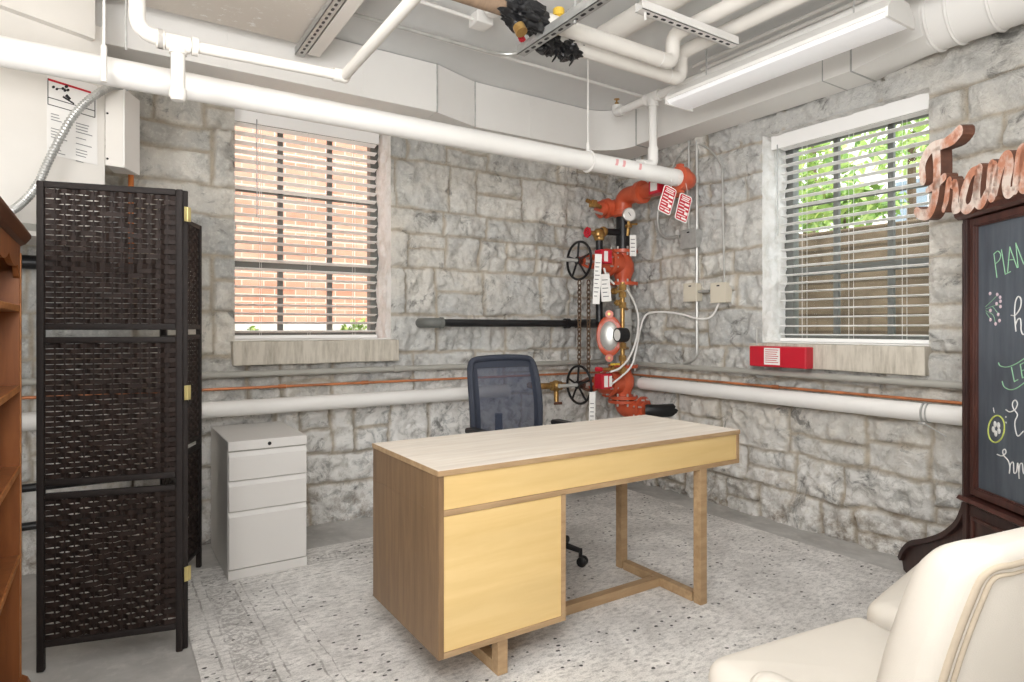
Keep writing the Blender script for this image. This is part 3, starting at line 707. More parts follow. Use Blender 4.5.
# ------------------------------------------------------------------ folding screen
def ratt_panel(A, B, foot=0.0):
    """one leaf between plan points A and B"""
    A, B = Vector((*A, 0)), Vector((*B, 0)); L = (B-A).length; th = math.atan2((B-A).y, (B-A).x)
    return A, L, th
scr_pts = [(-.214, 2.85), (.262, 2.73), (.215, 3.205), (.42, 3.655)]
screen = thing('folding_screen', 'dark brown woven folding screen between the bookcase and the filing cabinet', 'room divider', (.05, 2.9, 0))
HZ = 1.785
def leaf(A, B):
    A, L, th = ratt_panel(A, B); Mx = Matrix.Translation(A) @ Matrix.Rotation(th, 4, 'Z'); gap = .008
    a0, a1 = gap, L-gap; sw = .024
    bm = nb(); z_r = [.10, .635, .685, 1.205, 1.255, HZ-.012]
    for x in (a0, a1-sw): box(bm, x, x+sw, -.012, .012, .002, HZ, .004, Mx)
    for z in z_r: box(bm, a0+sw, a1-sw, -.011, .011, z-.012, z+.012, .004, Mx)
    pn = obj('screen_panel', bm, M['rattanframe'], screen)
    for z0, z1 in ((z_r[0], z_r[1]), (z_r[2], z_r[3]), (z_r[4], z_r[5])):
        bm = nb(); x0, x1 = a0+sw, a1-sw; nc = 14; cw = (x1-x0)/nc; nr = 26; rh = (z1-z0-.024)/nr
        for c in range(nc+1):
            x = x0+c*cw
            if 0 < c < nc: box(bm, x-.0022, x+.0022, -.0022, .0022, z0+.012, z1-.012, 0, Mx)
        cc, cr = nc/2, nr/2
        for r in range(nr):
            zc = z0+.012+(r+.5)*rh; pts = []
            hh = rh*.45
            def sgn(c):
                ins = abs(c-cc)/4.3+abs(r+.5-cr)/8.6 < 1
                return (1 if (((r//2)+c) % 2 == 0) else -1) if ins else (1 if (r+c) % 2 == 0 else -1)
            pts.append((x0, 0))
            for c in range(1, nc):
                s = sgn(c); q = .0058*s
                pts += [(x0+c*cw-cw*.28, q), (x0+c*cw+cw*.28, q)]
            pts.append((x1, 0)); prev = None
            tl = rnd.uniform(-.0012, .0012)
            for i, (x, y) in enumerate(pts):
                z_ = zc+tl*math.sin(i*.9)
                v4 = [bm.verts.new(Mx @ Vector((x, y+o_, z_+h_))) for o_, h_ in ((-.0012, -hh), (.0012, -hh), (.0012, hh), (-.0012, hh))]
                if prev:
                    for j in range(4): bm.faces.new((prev[j], prev[(j+1) % 4], v4[(j+1) % 4], v4[j]))
                prev = v4
        obj('woven_infill', bm, M['rattan'], pn, 0)
for a, b in zip(scr_pts, scr_pts[1:]): leaf(a, b)
for (k, side) in ((1, 0), (2, 0)):
    P = Vector((*scr_pts[k], 0))
    for z in (.30, 1.0, 1.69):
        d = Vector((.55, -.83, 0)) if k == 1 else Vector((-.9, .1, 0))
        bm = nb(); box(bm, -.014, .014, .006, .010, z-.028, z+.028, .001, Matrix.Translation(P+d*.004) @ Matrix.Rotation(math.atan2(d.y, d.x)-PI/2, 4, 'Z')); cyl(bm, P+d*.012+Vector((0, 0, z-.028)), P+d*.012+Vector((0, 0, z+.028)), .004)
        obj('hinge', bm, M['hinge'], screen, label='pale brass hinge')

# ------------------------------------------------------------------ bookcase
bcx1, bcx0, bcy1, bcy0 = -.234, -.53, 2.665, 1.8
bk = thing('bookcase', 'orange pine bookcase with scalloped cornice at the left edge', 'bookcase', ((bcx0+bcx1)/2, (bcy0+bcy1)/2, 0))
for y in (bcy1-.022, bcy0):
    bm = nb(); box(bm, bcx0, bcx1-.004, y, y+.022, 0, 1.528, .001); s_ = obj('side_panel', bm, M['pine'], bk, 0)
    bm = nb(); box(bm, bcx1-.0035, bcx1, y+.001, y+.021, 0.0, 1.5, .001); obj('edge_strip', bm, M['pinedge'], s_, 0)
bm = nb(); box(bm, bcx0-.01, bcx0, bcy0, bcy1, 0, 1.528); obj('back_panel', bm, M['pine'], bk, 0)
for z in (.496, .791, 1.059, 1.324):
    bm = nb(); box(bm, bcx0, bcx1-.008, bcy0+.022, bcy1-.0225, z-.02, z, .001); s_ = obj('shelf', bm, M['pine'], bk, 0)
    bm = nb(); box(bm, bcx1-.0078, bcx1-.002, bcy0+.022, bcy1-.0225, z-.02, z+.0005, .002); obj('edge_strip', bm, M['pinedge'], s_, 0)
bm = nb(); prism(bm, [(0, 0), (.30, 0), (.315, .008), (.33, .03), (.33, .04), (0, .04)], (bcx0-.01, bcy1+.02, 1.526), (1, 0, 0), (0, 0, 1), (0, -1, 0), bcy1-bcy0+.04); obj('cornice', bm, M['pinedark'], bk, 0)
pr = [(0, 0)]
n_ = 48
for i in range(n_+1):
    s = i/n_; w = bcy1-bcy0-.046; d = .05+.028*abs(math.sin(s*PI*3))**.7*(1 if 0 < s < 1 else 1)
    e_ = min(s, 1-s)
    if e_ < .06: d = .11-.06*(e_/.06)**2
    pr.append((s*w, -d))
pr.append((bcy1-bcy0-.046, 0))
bm = nb(); prism(bm, pr[::-1], (bcx1-.004, bcy1-.023, 1.525), (0, -1, 0), (0, 0, 1), (-1, 0, 0), .016); obj('scalloped_frieze', bm, M['pine'], bk, 0)
bm = nb(); prism(bm, [(0, 0), (.03, 0), (.03, .055), (.022, .075), (.008, .085), (0, .085)], (bcx1-.006, bcy1, 0), (1, 0, 0), (0, 0, 1), (0, -1, 0), bcy1-bcy0)
obj('base_moulding', bm, M['pine'], bk, 0)

# ------------------------------------------------------------------ armchairs
def armchair(label, loc, rot):
    t = thing('armchair', label, 'armchair', loc, rot, 'cream armchairs at the right')
    out = rpoly([(-.25, -.2), (.25, -.2), (.275, .12), (.305, .33), (-.305, .33), (-.275, .12)], [.05, .05, .3, .08, .08, .3], 8)
    bm = nb(); pad(bm, out, .265, .43, .03, .045, .014, wob=.003); obj('seat_cushion', bm, M['fabric'], t, 180, True)
    bm = nb(); pad(bm, rpoly([(-.30, -.2), (.30, -.2), (.30, .30), (-.30, .30)], .04), .14, .268, .01, .02); obj('seat_base', bm, M['fabric'], t, 60, True)
    # reclined back: outline in x / up, pushed through its thickness
    Mx = Matrix.Translation((-.012, -.13, .40)) @ Matrix.Rotation(math.radians(15), 4, 'X') @ Matrix.Rotation(PI/2, 4, 'X')
    o2 = rpoly([(-.268, -.16), (.268, -.16), (.282, .36), (.27, .52), (-.27, .52), (-.282, .36)], [.06, .06, .3, .06, .06, .3], 8)
    def bend(bm):
        for v in bm.verts: v.co.y += .75*v.co.x**2
    bm = nb(); pad(bm, o2, -.045, .088, .11, .022, .004, Mx, wob=.002, dome=.33); bend(bm); bkr = obj('backrest', bm, M['fabric'], t, 180, True)
    for dd, rr_ in ((.022, .0055), (.037, .0035)):
        bm = nb(); w_ = offs(o2, dd); tube(bm, [Mx @ Vector((p.x, p.y, .0885 if dd < .03 else .0915)) for p in w_], rr_, 8, closed=True); bend(bm); obj('piping', bm, M['welt'], bkr, 180, True)
    for s in (-1, 1):
        bm = nb(); c = [(s*.283, -.2, .455), (s*.281, -.02, .452), (s*.280, .08, .444), (s*.280, .135, .438)]
        tube(bm, spl(c, 5), [.045]*15+[.04], 14); ball(bm, c[-1], .0405, (1, .8, 1))
        box(bm, s*.28-.036, s*.28+.036, -.2, .13, .2, .43, .025); obj('arm', bm, M['fabric'], t, 60, True)
    for x, y in ((-.25, .25), (.25, .25), (-.25, -.17), (.25, -.17)):
        bm = nb(); lathe(bm, [(.014, 0), (.026, .155)], (x, y, 0), (0, 0, 1), 12); obj('leg', bm, M['legw'], t, 35, True)
    return t
def chair_org(fm, rot): return (fm[0]+.33*math.sin(rot), fm[1]-.33*math.cos(rot), RZ)
rA = -math.radians(7.6)
armchair('nearest cream upholstered armchair, its piped back turned to the viewer', chair_org((1.53, 1.015), rA), rA)
rB = math.atan2(.16, .987)
armchair('cream armchair beyond the nearest one, only its seat corner showing', chair_org((2.175, 1.045), rB), rB)

# ------------------------------------------------------------------ chalkboard stand with lettering
P0 = Vector((3.116, 1.197, 0)); BR = math.atan2(-.787, -.617)
bd = Vector((math.cos(BR), math.sin(BR), 0)); bn = Vector((bd.y, -bd.x, 0))     # bn: front side (local -y)
cb = thing('chalkboard_stand', 'tall dark mahogany framed chalkboard standing at the right edge', 'chalkboard', P0, BR)
def LB(name, parts, mat, parent=cb, bev=.002, label=None):
    bm = nb()
    for p in parts: box(bm, *p, bev)
    return obj(name, bm, M[mat], parent, 0, True, label)
BW = .74
LB('post', [(0, .028, -.02, .03, .02, 1.725), (.006, .02, -.026, -.018, .52, 1.70)], 'mahog')
LB('post', [(BW-.028, BW, -.02, .03, .02, 1.725)], 'mahog')
LB('frame', [(.036, .06, -.012, .02, .545, 1.71), (BW-.06, BW-.036, -.012, .02, .545, 1.71), (.06, BW-.06, -.012, .02, .545, .575), (.06, BW-.06, -.012, .02, 1.68, 1.71)], 'mahogred')
LB('inner_bead', [(.058, .068, -.006, .015, .573, 1.682), (BW-.068, BW-.058, -.006, .015, .573, 1.682), (.068, BW-.068, -.006, .015, .573, .581), (.068, BW-.068, -.006, .015, 1.674, 1.682)], 'mahogred')
board = LB('writing_board', [(.066, BW-.066, .004, .014, .575, 1.68)], 'slate', bev=0)
LB('back_board', [(.028, BW-.028, .015, .025, .53, 1.715)], 'mahog', bev=0)
bm = nb(); prism(bm, [(0, 0), (.06, 0), (.075, .012), (.08, .03), (.0, .03)], (-.012, .03, 1.715), (0, -1, 0), (0, 0, 1), (1, 0, 0), BW+.024); obj('cornice', bm, M['mahogred'], cb, 0, True)
bm = nb(); prism(bm, [(0, 0), (.055, 0), (.07, .01), (.06, .024), (0, .03)], (-.01, .03, .505), (0, -1, 0), (0, 0, 1), (1, 0, 0), BW+.02); obj('ledge', bm, M['mahogred'], cb, 0, True)
LB('base_panel', [(.028, BW-.028, -.01, .03, .05, .505)], 'mahog')
LB('base_moulding', [(.05, BW-.05, -.018, -.009, .44, .455), (.05, BW-.05, -.018, -.009, .2, .215), (.05, .065, -.018, -.009, .215, .44), (BW-.065, BW-.05, -.018, -.009, .215, .44)], 'mahogred')
def plane_pt(u, v, dn=0.0):
    """pixel -> board-plane local (x along board, z)"""
    d = ray(u, v); q = P0+bn*dn; k = (q-CAM).dot(bn)/d.dot(bn); p = CAM+d*k; return Vector(((p-P0).dot(bd), p.z))
scp = [(966.5, 501.8), (965.5, 507), (964, 511), (961, 518), (956, 524.5), (944.5, 533), (928, 538.5), (914, 541), (905.7, 548), (901.5, 557)]
sc2 = [plane_pt(*p) for p in scp]
cs = [Vector((p.x, p.y, 0)) for p in sc2]; cs = spl(cs, 5)
cs = [p for p in cs if p.x > -.62]
poly = [(p.x, p.y) for p in cs]+[(cs[-1].x+.02, .01), (cs[-1].x+.07, .0), (0, .0)]
bm = nb(); prism(bm, poly[::-1], (0, 0, 0), (1, 0, 0), (0, 0, 1), (0, 1, 0), .03)
sf = obj('scroll_foot', bm, M['mahog'], cb, 0, True)
bm = nb(); pr_ = None
for i, p in enumerate(cs):
    a = cs[max(0, i-1)]; b = cs[min(len(cs)-1, i+1)]; t_ = (b-a).normalized(); nn = Vector((t_.y, -t_.x, 0))
    if nn.y < 0 and abs(nn.y) > .3: nn = -nn
    q = [bm.verts.new((p.x+nn.x*h_, y_, p.y+nn.y*h_)) for y_, h_ in ((-.02, .001), (.045, .001), (.045, -.022), (-.02, -.022))]
    if pr_:
        for j in range(4): bm.faces.new((pr_[j], pr_[(j+1) % 4], q[(j+1) % 4], q[j]))
    else: bm.faces.new(q[::-1])
    pr_ = q
bm.faces.new(pr_); obj('scroll_edge', bm, M['mahog'], sf, 0, True)
# mirrored foot at the near end
bm = nb(); prism(bm, [(BW-a, b) for a, b in poly if a > -.12][:], (0, 0, 0), (1, 0, 0), (0, 0, 1), (0, 1, 0), .03); obj('scroll_foot', bm, M['mahog'], cb, 0, True)
def chalk(strokes, mat, r=.0028, label=None, closed=False):
    bm = nb()
    for st in strokes:
        pts = [plane_pt(u, v, -.004) for u, v in st]; pts = [Vector((p.x, .0035, p.y)) for p in pts if .07 < p.x < BW-.07]
        if len(pts) > 2: pts = spl(pts, 5)
        if len(pts) > 1: tube(bm, pts, r*.8, 6)
    return obj('chalk_lettering', bm, M[mat], board, 180, True, label)
def z4(pts, ox_, oy_, s): return [(ox_+a/s, oy_+b/s) for a, b in pts]
Z = lambda *p: z4(p, 940, 180, 5.683)
def zig(*segs): return list(segs)
def poly_st(pts):  # straight-ish polyline for capitals
    out_ = []
    for a, b in zip(pts, pts[1:]): out_ += [(a[0]+(b[0]-a[0])*k/6, a[1]+(b[1]-a[1])*k/6) for k in range(7)]
    return out_
chalk([poly_st(Z((307, 420), (325, 555))), Z((307, 420), (330, 404), (346, 425), (338, 455), (318, 475)), poly_st(Z((350, 395), (372, 535), (402, 520))), poly_st(Z((385, 525), (398, 382), (440, 500))), Z((388, 455), (425, 452)), poly_st(Z((445, 498), (432, 360), (478, 480)))], 'chalkg', .0024, 'pale green chalk capitals')
Z = lambda *p: z4(p, 960, 290, 6.2)
chalk([Z((318, 157), (345, 155), (375, 110), (380, 60), (362, 40), (345, 75), (340, 150), (348, 258)), Z((346, 215), (358, 185), (375, 178), (380, 215), (380, 245), (392, 275), (420, 262))], 'chalkw', .0034, 'white chalk script')
chalk([Z((240, 450), (250, 470), (290, 478), (340, 462), (400, 425)), Z((262, 565), (275, 600), (310, 618), (350, 610), (400, 575)), poly_st(Z((320, 478), (338, 568), (362, 556))), poly_st(Z((375, 462), (388, 545), (410, 535))), poly_st(Z((375, 462), (400, 450))), poly_st(Z((382, 502), (402, 494)))], 'chalkg', .0026, 'green chalk banner and capitals')
chalk([Z((158, 105), (200, 65), (235, 30)), Z((160, 118), (205, 100), (245, 92)), Z((162, 140), (180, 165), (190, 185)), Z((160, 128), (205, 155), (222, 208)), Z((200, 100), (225, 130), (240, 150))], 'chalkg', .0014, 'green chalk sprig')
for (a, b) in ((188, 22), (232, 28), (250, 45), (252, 70), (228, 85), (252, 103), (190, 127), (238, 152), (190, 185), (246, 190), (222, 210)):
    bm = nb(); p = plane_pt(960+a/6.2, 290+b/6.2, -.004); ball(bm, (p.x, .003, p.y), .0075, (1, .3, 1), 10, 6); obj('chalk_berry', bm, M['chalkp'], board, 180, True, 'pink chalk berry')
Z = lambda *p: z4(p, 960, 390, 5.69)
chalk([Z(*[(208+46*math.cos(k/16*2*PI)+10*math.sin(k/16*2*PI)*-.6, 222+76*math.sin(k/16*2*PI)) for k in range(17)])], 'chalky', .0042, 'lime green chalk ring')
chalk([Z((262, 112), (285, 125), (315, 110), (328, 78), (315, 58), (300, 75), (305, 105), (328, 140), (315, 175), (315, 215), (330, 262), (362, 235)), Z((212, 366), (240, 375), (262, 358), (258, 338), (245, 345), (250, 372), (275, 402), (285, 440), (282, 475)), Z((282, 470), (290, 420), (305, 415), (308, 470), (322, 465), (330, 415), (338, 505)), Z((336, 470), (342, 425), (356, 420), (362, 470), (375, 480))], 'chalkw', .003, 'white chalk script')
chalk([Z((190, 100), (196, 130)), Z((262, 150), (263, 158)), Z((262, 180), (264, 190))], 'chalkw', .002)
bm = nb()
for k in range(5):
    a = k/5*2*PI+.5; p = plane_pt(960+(208+17*math.cos(a))/5.69, 390+(220+28*math.sin(a))/5.69, -.004); ball(bm, (p.x, .003, p.y), .013, (.75, .15, 1.0), 10, 6)
obj('chalk_flower', bm, M['chalkw'], board, 180, True, 'white chalk flower')

# script letters on the cornice
sg = thing('script_sign', 'large rusty script letters standing on top of the chalkboard', 'sign', P0+Vector((0, 0, 1.745)), BR)
LD = -.03     # letters sit on the front half of the cornice
def ribbon(bm, pts, ws, t=.05):
    """brush-stroke letter piece: 2D path in the board plane, width ws, extruded to thickness t"""
    ws = [w*.82 for w in ws]; P = spl([Vector((p.x, p.y, 0)) for p in pts], 6); W = []
    for i in range(len(ws)-1): W += [ws[i]+(ws[i+1]-ws[i])*k/6 for k in range(6)]
    W.append(ws[-1]); Lp, Rp = [], []
    for i, p in enumerate(P):
        d = (P[min(i+1, len(P)-1)]-P[max(0, i-1)]).normalized(); nn = Vector((-d.y, d.x, 0)); Lp.append(p+nn*W[i]/2); Rp.append(p-nn*W[i]/2)
    yF, yB = LD-.03, LD-.03+t
    fl_ = [bm.verts.new((p.x, yF, p.y-1.745)) for p in Lp]; fr_ = [bm.verts.new((p.x, yF, p.y-1.745)) for p in Rp]
    bl = [bm.verts.new((p.x, yB, p.y-1.745)) for p in Lp]; br_ = [bm.verts.new((p.x, yB, p.y-1.745)) for p in Rp]
    for i in range(len(P)-1):
        for q, mi in (((fl_[i], fl_[i+1], fr_[i+1], fr_[i]), 0), ((bl[i], br_[i], br_[i+1], bl[i+1]), 1), ((fl_[i], bl[i], bl[i+1], fl_[i+1]), 1), ((fr_[i], fr_[i+1], br_[i+1], br_[i]), 1)):
            bm.faces.new(q).material_index = mi
    bm.faces.new((fl_[0], fr_[0], br_[0], bl[0])).material_index = 1; bm.faces.new((fl_[-1], bl[-1], br_[-1], fr_[-1])).material_index = 1
    # rounded stroke ends
    for p, w in ((P[0], W[0]), (P[-1], W[-1])):
        lathe_pts = [(w/2*math.cos(k/10*2*PI), w/2*math.sin(k/10*2*PI)) for k in range(10)]
        prism(bm, lathe_pts, (p.x, yF+.0004, p.y-1.745), (1, 0, 0), (0, 0, 1), (0, 1, 0), t-.0008, 0, 1)
Q = lambda *p: [plane_pt(900+a/3.41, 120+b/3.41, .06) for a, b in p]
bm = nb(); ribbon(bm, Q((78, 205), (75, 160), (88, 120), (112, 92), (150, 80), (180, 62), (200, 40)), [.062, .066, .066, .06, .055, .07, .07]); ribbon(bm, Q((122, 95), (126, 150), (124, 215), (116, 275), (98, 318), (70, 322), (56, 312)), [.075, .07, .068, .068, .066, .06, .055]); ribbon(bm, Q((92, 240), (120, 222), (150, 195)), [.03, .05, .045])
obj('letter', bm, [M['patina'], M['rust']], sg, 0, True)
bm = nb(); ribbon(bm, Q((148, 305), (158, 270), (164, 215), (168, 205)), [.035, .045, .04, .04]); ribbon(bm, Q((166, 210), (180, 225), (186, 212), (190, 250), (186, 300)), [.03, .035, .04, .05, .055])
ribbon(bm, Q((186, 305), (200, 300), (212, 270)), [.05, .045, .035])
obj('letter', bm, [M['patina'], M['rust']], sg, 0, True)
bm = nb(); ribbon(bm, Q((262, 168), (240, 185), (222, 230), (212, 280), (225, 305), (248, 285), (262, 225), (268, 175)), [.04, .05, .055, .058, .05, .045, .05, .055]); ribbon(bm, Q((270, 165), (262, 225), (262, 275), (278, 285), (300, 240)), [.05, .055, .058, .05, .04])
obj('letter', bm, [M['patina'], M['rust']], sg, 0, True)
bm = nb(); ribbon(bm, Q((300, 245), (308, 170), (312, 150)), [.035, .045, .045]); ribbon(bm, Q((312, 155), (322, 160), (318, 210), (312, 262)), [.04, .05, .055, .055]); ribbon(bm, Q((322, 250), (335, 190), (352, 135), (368, 125), (372, 160), (362, 215), (368, 250), (392, 235)), [.04, .05, .055, .055, .06, .06, .05, .04])
obj('letter', bm, [M['patina'], M['rust']], sg, 0, True)
bm = nb(); ribbon(bm, Q((392, 240), (402, 170), (412, 110), (424, 100)), [.04, .055, .06, .06]); ribbon(bm, Q((424, 105), (420, 170), (418, 225), (440, 225), (470, 180)), [.05, .06, .06, .05, .04])
obj('letter', bm, [M['patina'], M['rust']], sg, 0, True)

# ------------------------------------------------------------------ ducts
duct = thing('air_duct', 'white wrapped rectangular air duct running along both walls under the ceiling', 'duct', (2.4, 3.8, 2.636))
DZ0, DZ1 = 2.636, 2.945
bm = nb(); box(bm, -1.6, 1.79, 3.64, 3.985, DZ0, DZ1, .004); obj('straight_section', bm, M['duct'], duct, 0)
bm = nb(); prism(bm, [(1.792, 3.64), (2.138, 3.76), (2.138, 3.985), (1.792, 3.985)], (0, 0, DZ0), (1, 0, 0), (0, 1, 0), (0, 0, 1), DZ1-DZ0); obj('taper_section', bm, M['duct'], duct, 0)
XF, YF, RR = 3.385, 3.76, .27
pl = [(2.14, YF)]+[(XF-RR+RR*math.sin(a), YF-RR+RR*math.cos(a)) for a in [k/14*PI/2 for k in range(15)]]+[(XF, YF-RR-.02), (3.63, YF-RR-.02), (3.63, 3.985), (2.14, 3.985)]
bm = nb(); prism(bm, pl[::-1], (0, 0, DZ0), (1, 0, 0), (0, 1, 0), (0, 0, 1), DZ1-DZ0); obj('elbow_section', bm, M['duct'], duct, 25)
bm = nb(); box(bm, XF-.01, 3.63, 1.84, YF-RR-.022, DZ0, DZ1, .004); obj('straight_section', bm, M['duct'], duct, 0)
def seam(a, b, r=.004):
    bm = nb(); tube(bm, [a, b], r, 6); return bm
for x, y in ((1.79, 3.64), (2.138, 3.76)):
    obj('seam', seam((x, y-.001, DZ0), (x, y-.001, DZ1), .006), M['galv'], duct)
for x in (1.3, .55, 2.6): obj('seam', seam((x, (3.64 if x < 1.8 else 3.76)-.0005, DZ0), (x, (3.64 if x < 1.8 else 3.76)-.0005, DZ1), .0022), M['duct'], duct)
for y in (YF-RR-.02, 1.84, 2.0):
    bm = nb(); tube(bm, [(XF-.012, y, DZ1), (XF-.012, y, DZ0-.002), (3.63, y, DZ0-.002)], .005 if y != 2.0 else .003, 6); obj('seam', bm, M['galv'], duct)
# square to round
cxr, czr, rr0 = 3.45, 2.785, .16
bm = nb(); ns = 32; A, B = [], []
for k in range(ns):
    a = 2*PI*k/ns+PI/4; c, s = math.cos(a), math.sin(a); m = max(abs(c), abs(s))
    A.append(bm.verts.new(((XF-.01+3.63)/2+c/m*(3.63-XF+.01)/2, 1.838, (DZ0+DZ1)/2+s/m*(DZ1-DZ0)/2))); B.append(bm.verts.new((cxr+rr0*c, 1.46, czr+rr0*s)))
for k in range(ns): bm.faces.new((A[k], A[(k+1) % ns], B[(k+1) % ns], B[k]))
obj('transition', bm, M['duct'], duct, 50)
bm = nb(); tube(bm, [(cxr, 1.47, czr), (cxr, -.8, czr)], rr0, 32); rs_ = obj('round_section', bm, M['duct'], duct)
for y in (1.45, 1.36, 1.2, .9, .6):
    bm = nb(); torus(bm, (cxr, y, czr), (0, 1, 0), rr0+.001, .009, 40, 8); obj('ring', bm, M['duct'], rs_)

# dropped soffit panel and plenum over the air handler
bm = nb(); box(bm, -1.5, .905, 2.0, 3.5, 2.80, 2.948, .004)
n = NT('flaking_paint'); f = n.noise(22, None, 6, .75); g = n.noise(2.5, None, 3)
c = n.mix(n.math('MULTIPLY', n.ramp(f, [(.56, 0.), (.62, 1.)]), n.ramp(g, [(.45, 0.), (.6, 1.)])), lin((216, 208, 198)), lin((240, 238, 234))); n.base(c); n.b.inputs['Roughness'].default_value = .8; n.bump(f, .3, .004)
struct(obj('trim_3', bm, n.m, smooth=0))

# ------------------------------------------------------------------ lamp
lx0, lx1, ly0, ly1, lz = 2.70, 2.92, 1.32, 2.54, 2.545
lamp = thing('ceiling_light', 'long white fluorescent ceiling light beside the right duct', 'ceiling light', ((lx0+lx1)/2, (ly0+ly1)/2, lz))
bm = nb(); prism(bm, [(lx0+.05, .085), (lx0+.0, .03), (lx0+.0, .012), (lx1, .012), (lx1, .03), (lx1-.05, .085)], (0, ly0, lz), (1, 0, 0), (0, 0, 1), (0, 1, 0), ly1-ly0); obj('housing', bm, M['white'], lamp, 0)
bm = nb(); prism(bm, [(lx0+.004, .0115), (lx0+.02, -.004), (lx0+.06, -.012), (lx1-.06, -.012), (lx1-.02, -.004), (lx1-.004, .0115)], (0, ly0+.01, lz), (1, 0, 0), (0, 0, 1), (0, 1, 0), ly1-ly0-.02); obj('diffuser', bm, M['lens'], lamp, 30)
for y in (ly0, ly1-.008):
    bm = nb(); prism(bm, [(lx0-.002, -.012), (lx1+.002, -.012), (lx1+.002, .03), (lx1-.05, .087), (lx0+.05, .087), (lx0-.002, .03)], (0, y-.002, lz), (1, 0, 0), (0, 0, 1), (0, 1, 0), .012); obj('end_cap', bm, M['white'], lamp, 0)
for y in (ly0+.2, ly1-.2):
    bm = nb(); tube(bm, [((lx0+lx1)/2, y, lz+.08), ((lx0+lx1)/2, y, ZC)], .004, 6); obj('hanger_wire', bm, M['galv'], lamp)

# ------------------------------------------------------------------ overhead pipes
def pipe(name, label, cat, pts, r, mat, fr=.06, couplings=(), group=None, cm=None, seg=16, cr=1.28):
    P = [Vector(p) for p in pts]; t = thing(name, label, cat, ((P[0]+P[-1])/2), 0, group)
    bm = nb(); tube(bm, fil(P, fr) if len(P) > 2 else P, r, seg); obj('pipe_run', bm, M[mat], t)
    for c, d in couplings:
        bm = nb(); c = Vector(c); d = Vector(d).normalized(); lathe(bm, [(r*.98, -.025), (r*cr, -.022), (r*cr, .022), (r*.98, .025)], c, d, 18); obj('coupling', bm, M[cm or mat], t)
    return t
PYM, PZM = 2.97, 2.272
mp = thing('sprinkler_main', 'thick white sprinkler main pipe hanging below the ducts across the room', 'pipe', (1.2, PYM, PZM-.057))
bm = nb(); tube(bm, [(-1.9, PYM, PZM), (3.33, PYM, PZM)], .056, 24); obj('pipe_run', bm, M['white'], mp)
bm = nb(); lathe(bm, [(.0575, 0), (.0575, .05)], (3.22, PYM, PZM), (1, 0, 0), 24); obj('sleeve', bm, M['white'], mp)
for x in (2.66, 2.72, 2.86):
    bm = nb(); q_ = [[bm.verts.new((x+dx_+.02*math.sin(a_), PYM-.0563*math.cos(a_), PZM+.0563*math.sin(a_))) for a_ in (-.2, .0, .2, .4, .6)] for dx_ in (0, .022)]
    for i_ in range(4): bm.faces.new((q_[0][i_], q_[1][i_], q_[1][i_+1], q_[0][i_+1]))
    obj('marking', bm, M['pink'], mp, label='faded pink marking on the pipe')
for u in (-40, 588):
    d = ray(u, 100); x = PYM*d.x/d.y
    t = thing('pipe_hanger', 'white threaded rod hanger holding the main pipe near the ' + ('left end' if u < 300 else 'corner riser'), 'pipe hanger', (x, PYM, PZM-.06))
    bm = nb(); tube(bm, [(x, PYM, PZM+.10), (x, PYM, ZC)], .0055 if u > 300 else .008, 8); obj('rod', bm, M['white'], t)
    bm = nb(); torus(bm, (x, PYM, PZM), (1, 0, 0), .062, .007, 28, 6); cyl(bm, (x, PYM, PZM+.06), (x, PYM, PZM+.11), .012, 10); obj('clevis_ring', bm, M['white'], t)
d = ray(104, 60); x = 2.87*d.x/d.y; t = thing('conduit_drop', 'thin white conduit dropping from the ceiling in front of the main pipe at the left', 'conduit', (x, 2.87, 2.2))
bm = nb(); tube(bm, [(x, 2.87, 2.3), (x, 2.87, ZC)], .005, 8); obj('rod', bm, M['white'], t)
bm = nb(); tube(bm, [(x, 2.87, at_y(104, 82, 2.87).z), (x, 2.87, at_y(104, 46, 2.87).z)], .011, 10); obj('sleeve', bm, M['ivory'], t)
# branch line from the main, past the lamp
bx_ = 3.05; d = ray(653, 160); bx_ = PYM*d.x/d.y; bz = 2.775
pb = thing('sprinkler_branch', 'white branch sprinkler pipe with a tee rising from the main pipe', 'pipe', (bx_, 2.2, bz))
bm = nb(); tube(bm, [(bx_, 3.30, bz), (bx_, -.8, bz)], .027, 16); obj('pipe_run', bm, M['white'], pb)
bm = nb(); tube(bm, fil([(bx_-.14, PYM, PZM+.045), (bx_, PYM, PZM+.05), (bx_, PYM, bz)], .07), .027, 16); obj('drop_pipe', bm, M['white'], pb)
bm = nb(); lathe(bm, [(.036, -.06), (.036, .06)], (bx_, PYM, bz), (0, 1, 0), 18); lathe(bm, [(.036, 0), (.036, .06)], (bx_, PYM, bz), (0, 0, -1), 18)
for q in (-.06, .06): torus(bm, (bx_, PYM+q, bz), (0, 1, 0), .034, .006, 20, 6)
obj('tee', bm, M['white'], pb)
bm = nb(); tube(bm, fil([(bx_, PYM, PZM+.17), (bx_, PYM, PZM+.05), (bx_-.1, PYM, PZM+.045)], .07), .034, 16); obj('elbow', bm, M['white'], pb)
bm = nb(); tube(bm, fil([(bx_, 3.26, bz), (bx_, 3.32, bz), (bx_, 3.32, bz+.05)], .03), .034, 14); obj('elbow', bm, M['white'], pb)
bm = nb(); lathe(bm, [(.014, 0), (.014, .02), (.006, .024), (.006, .04), (.02, .042), (.02, .046), (0, .047)], (bx_, 3.32, bz+.05), (0, 0, 1), 12); obj('sprinkler_head', bm, M['brass'], pb)
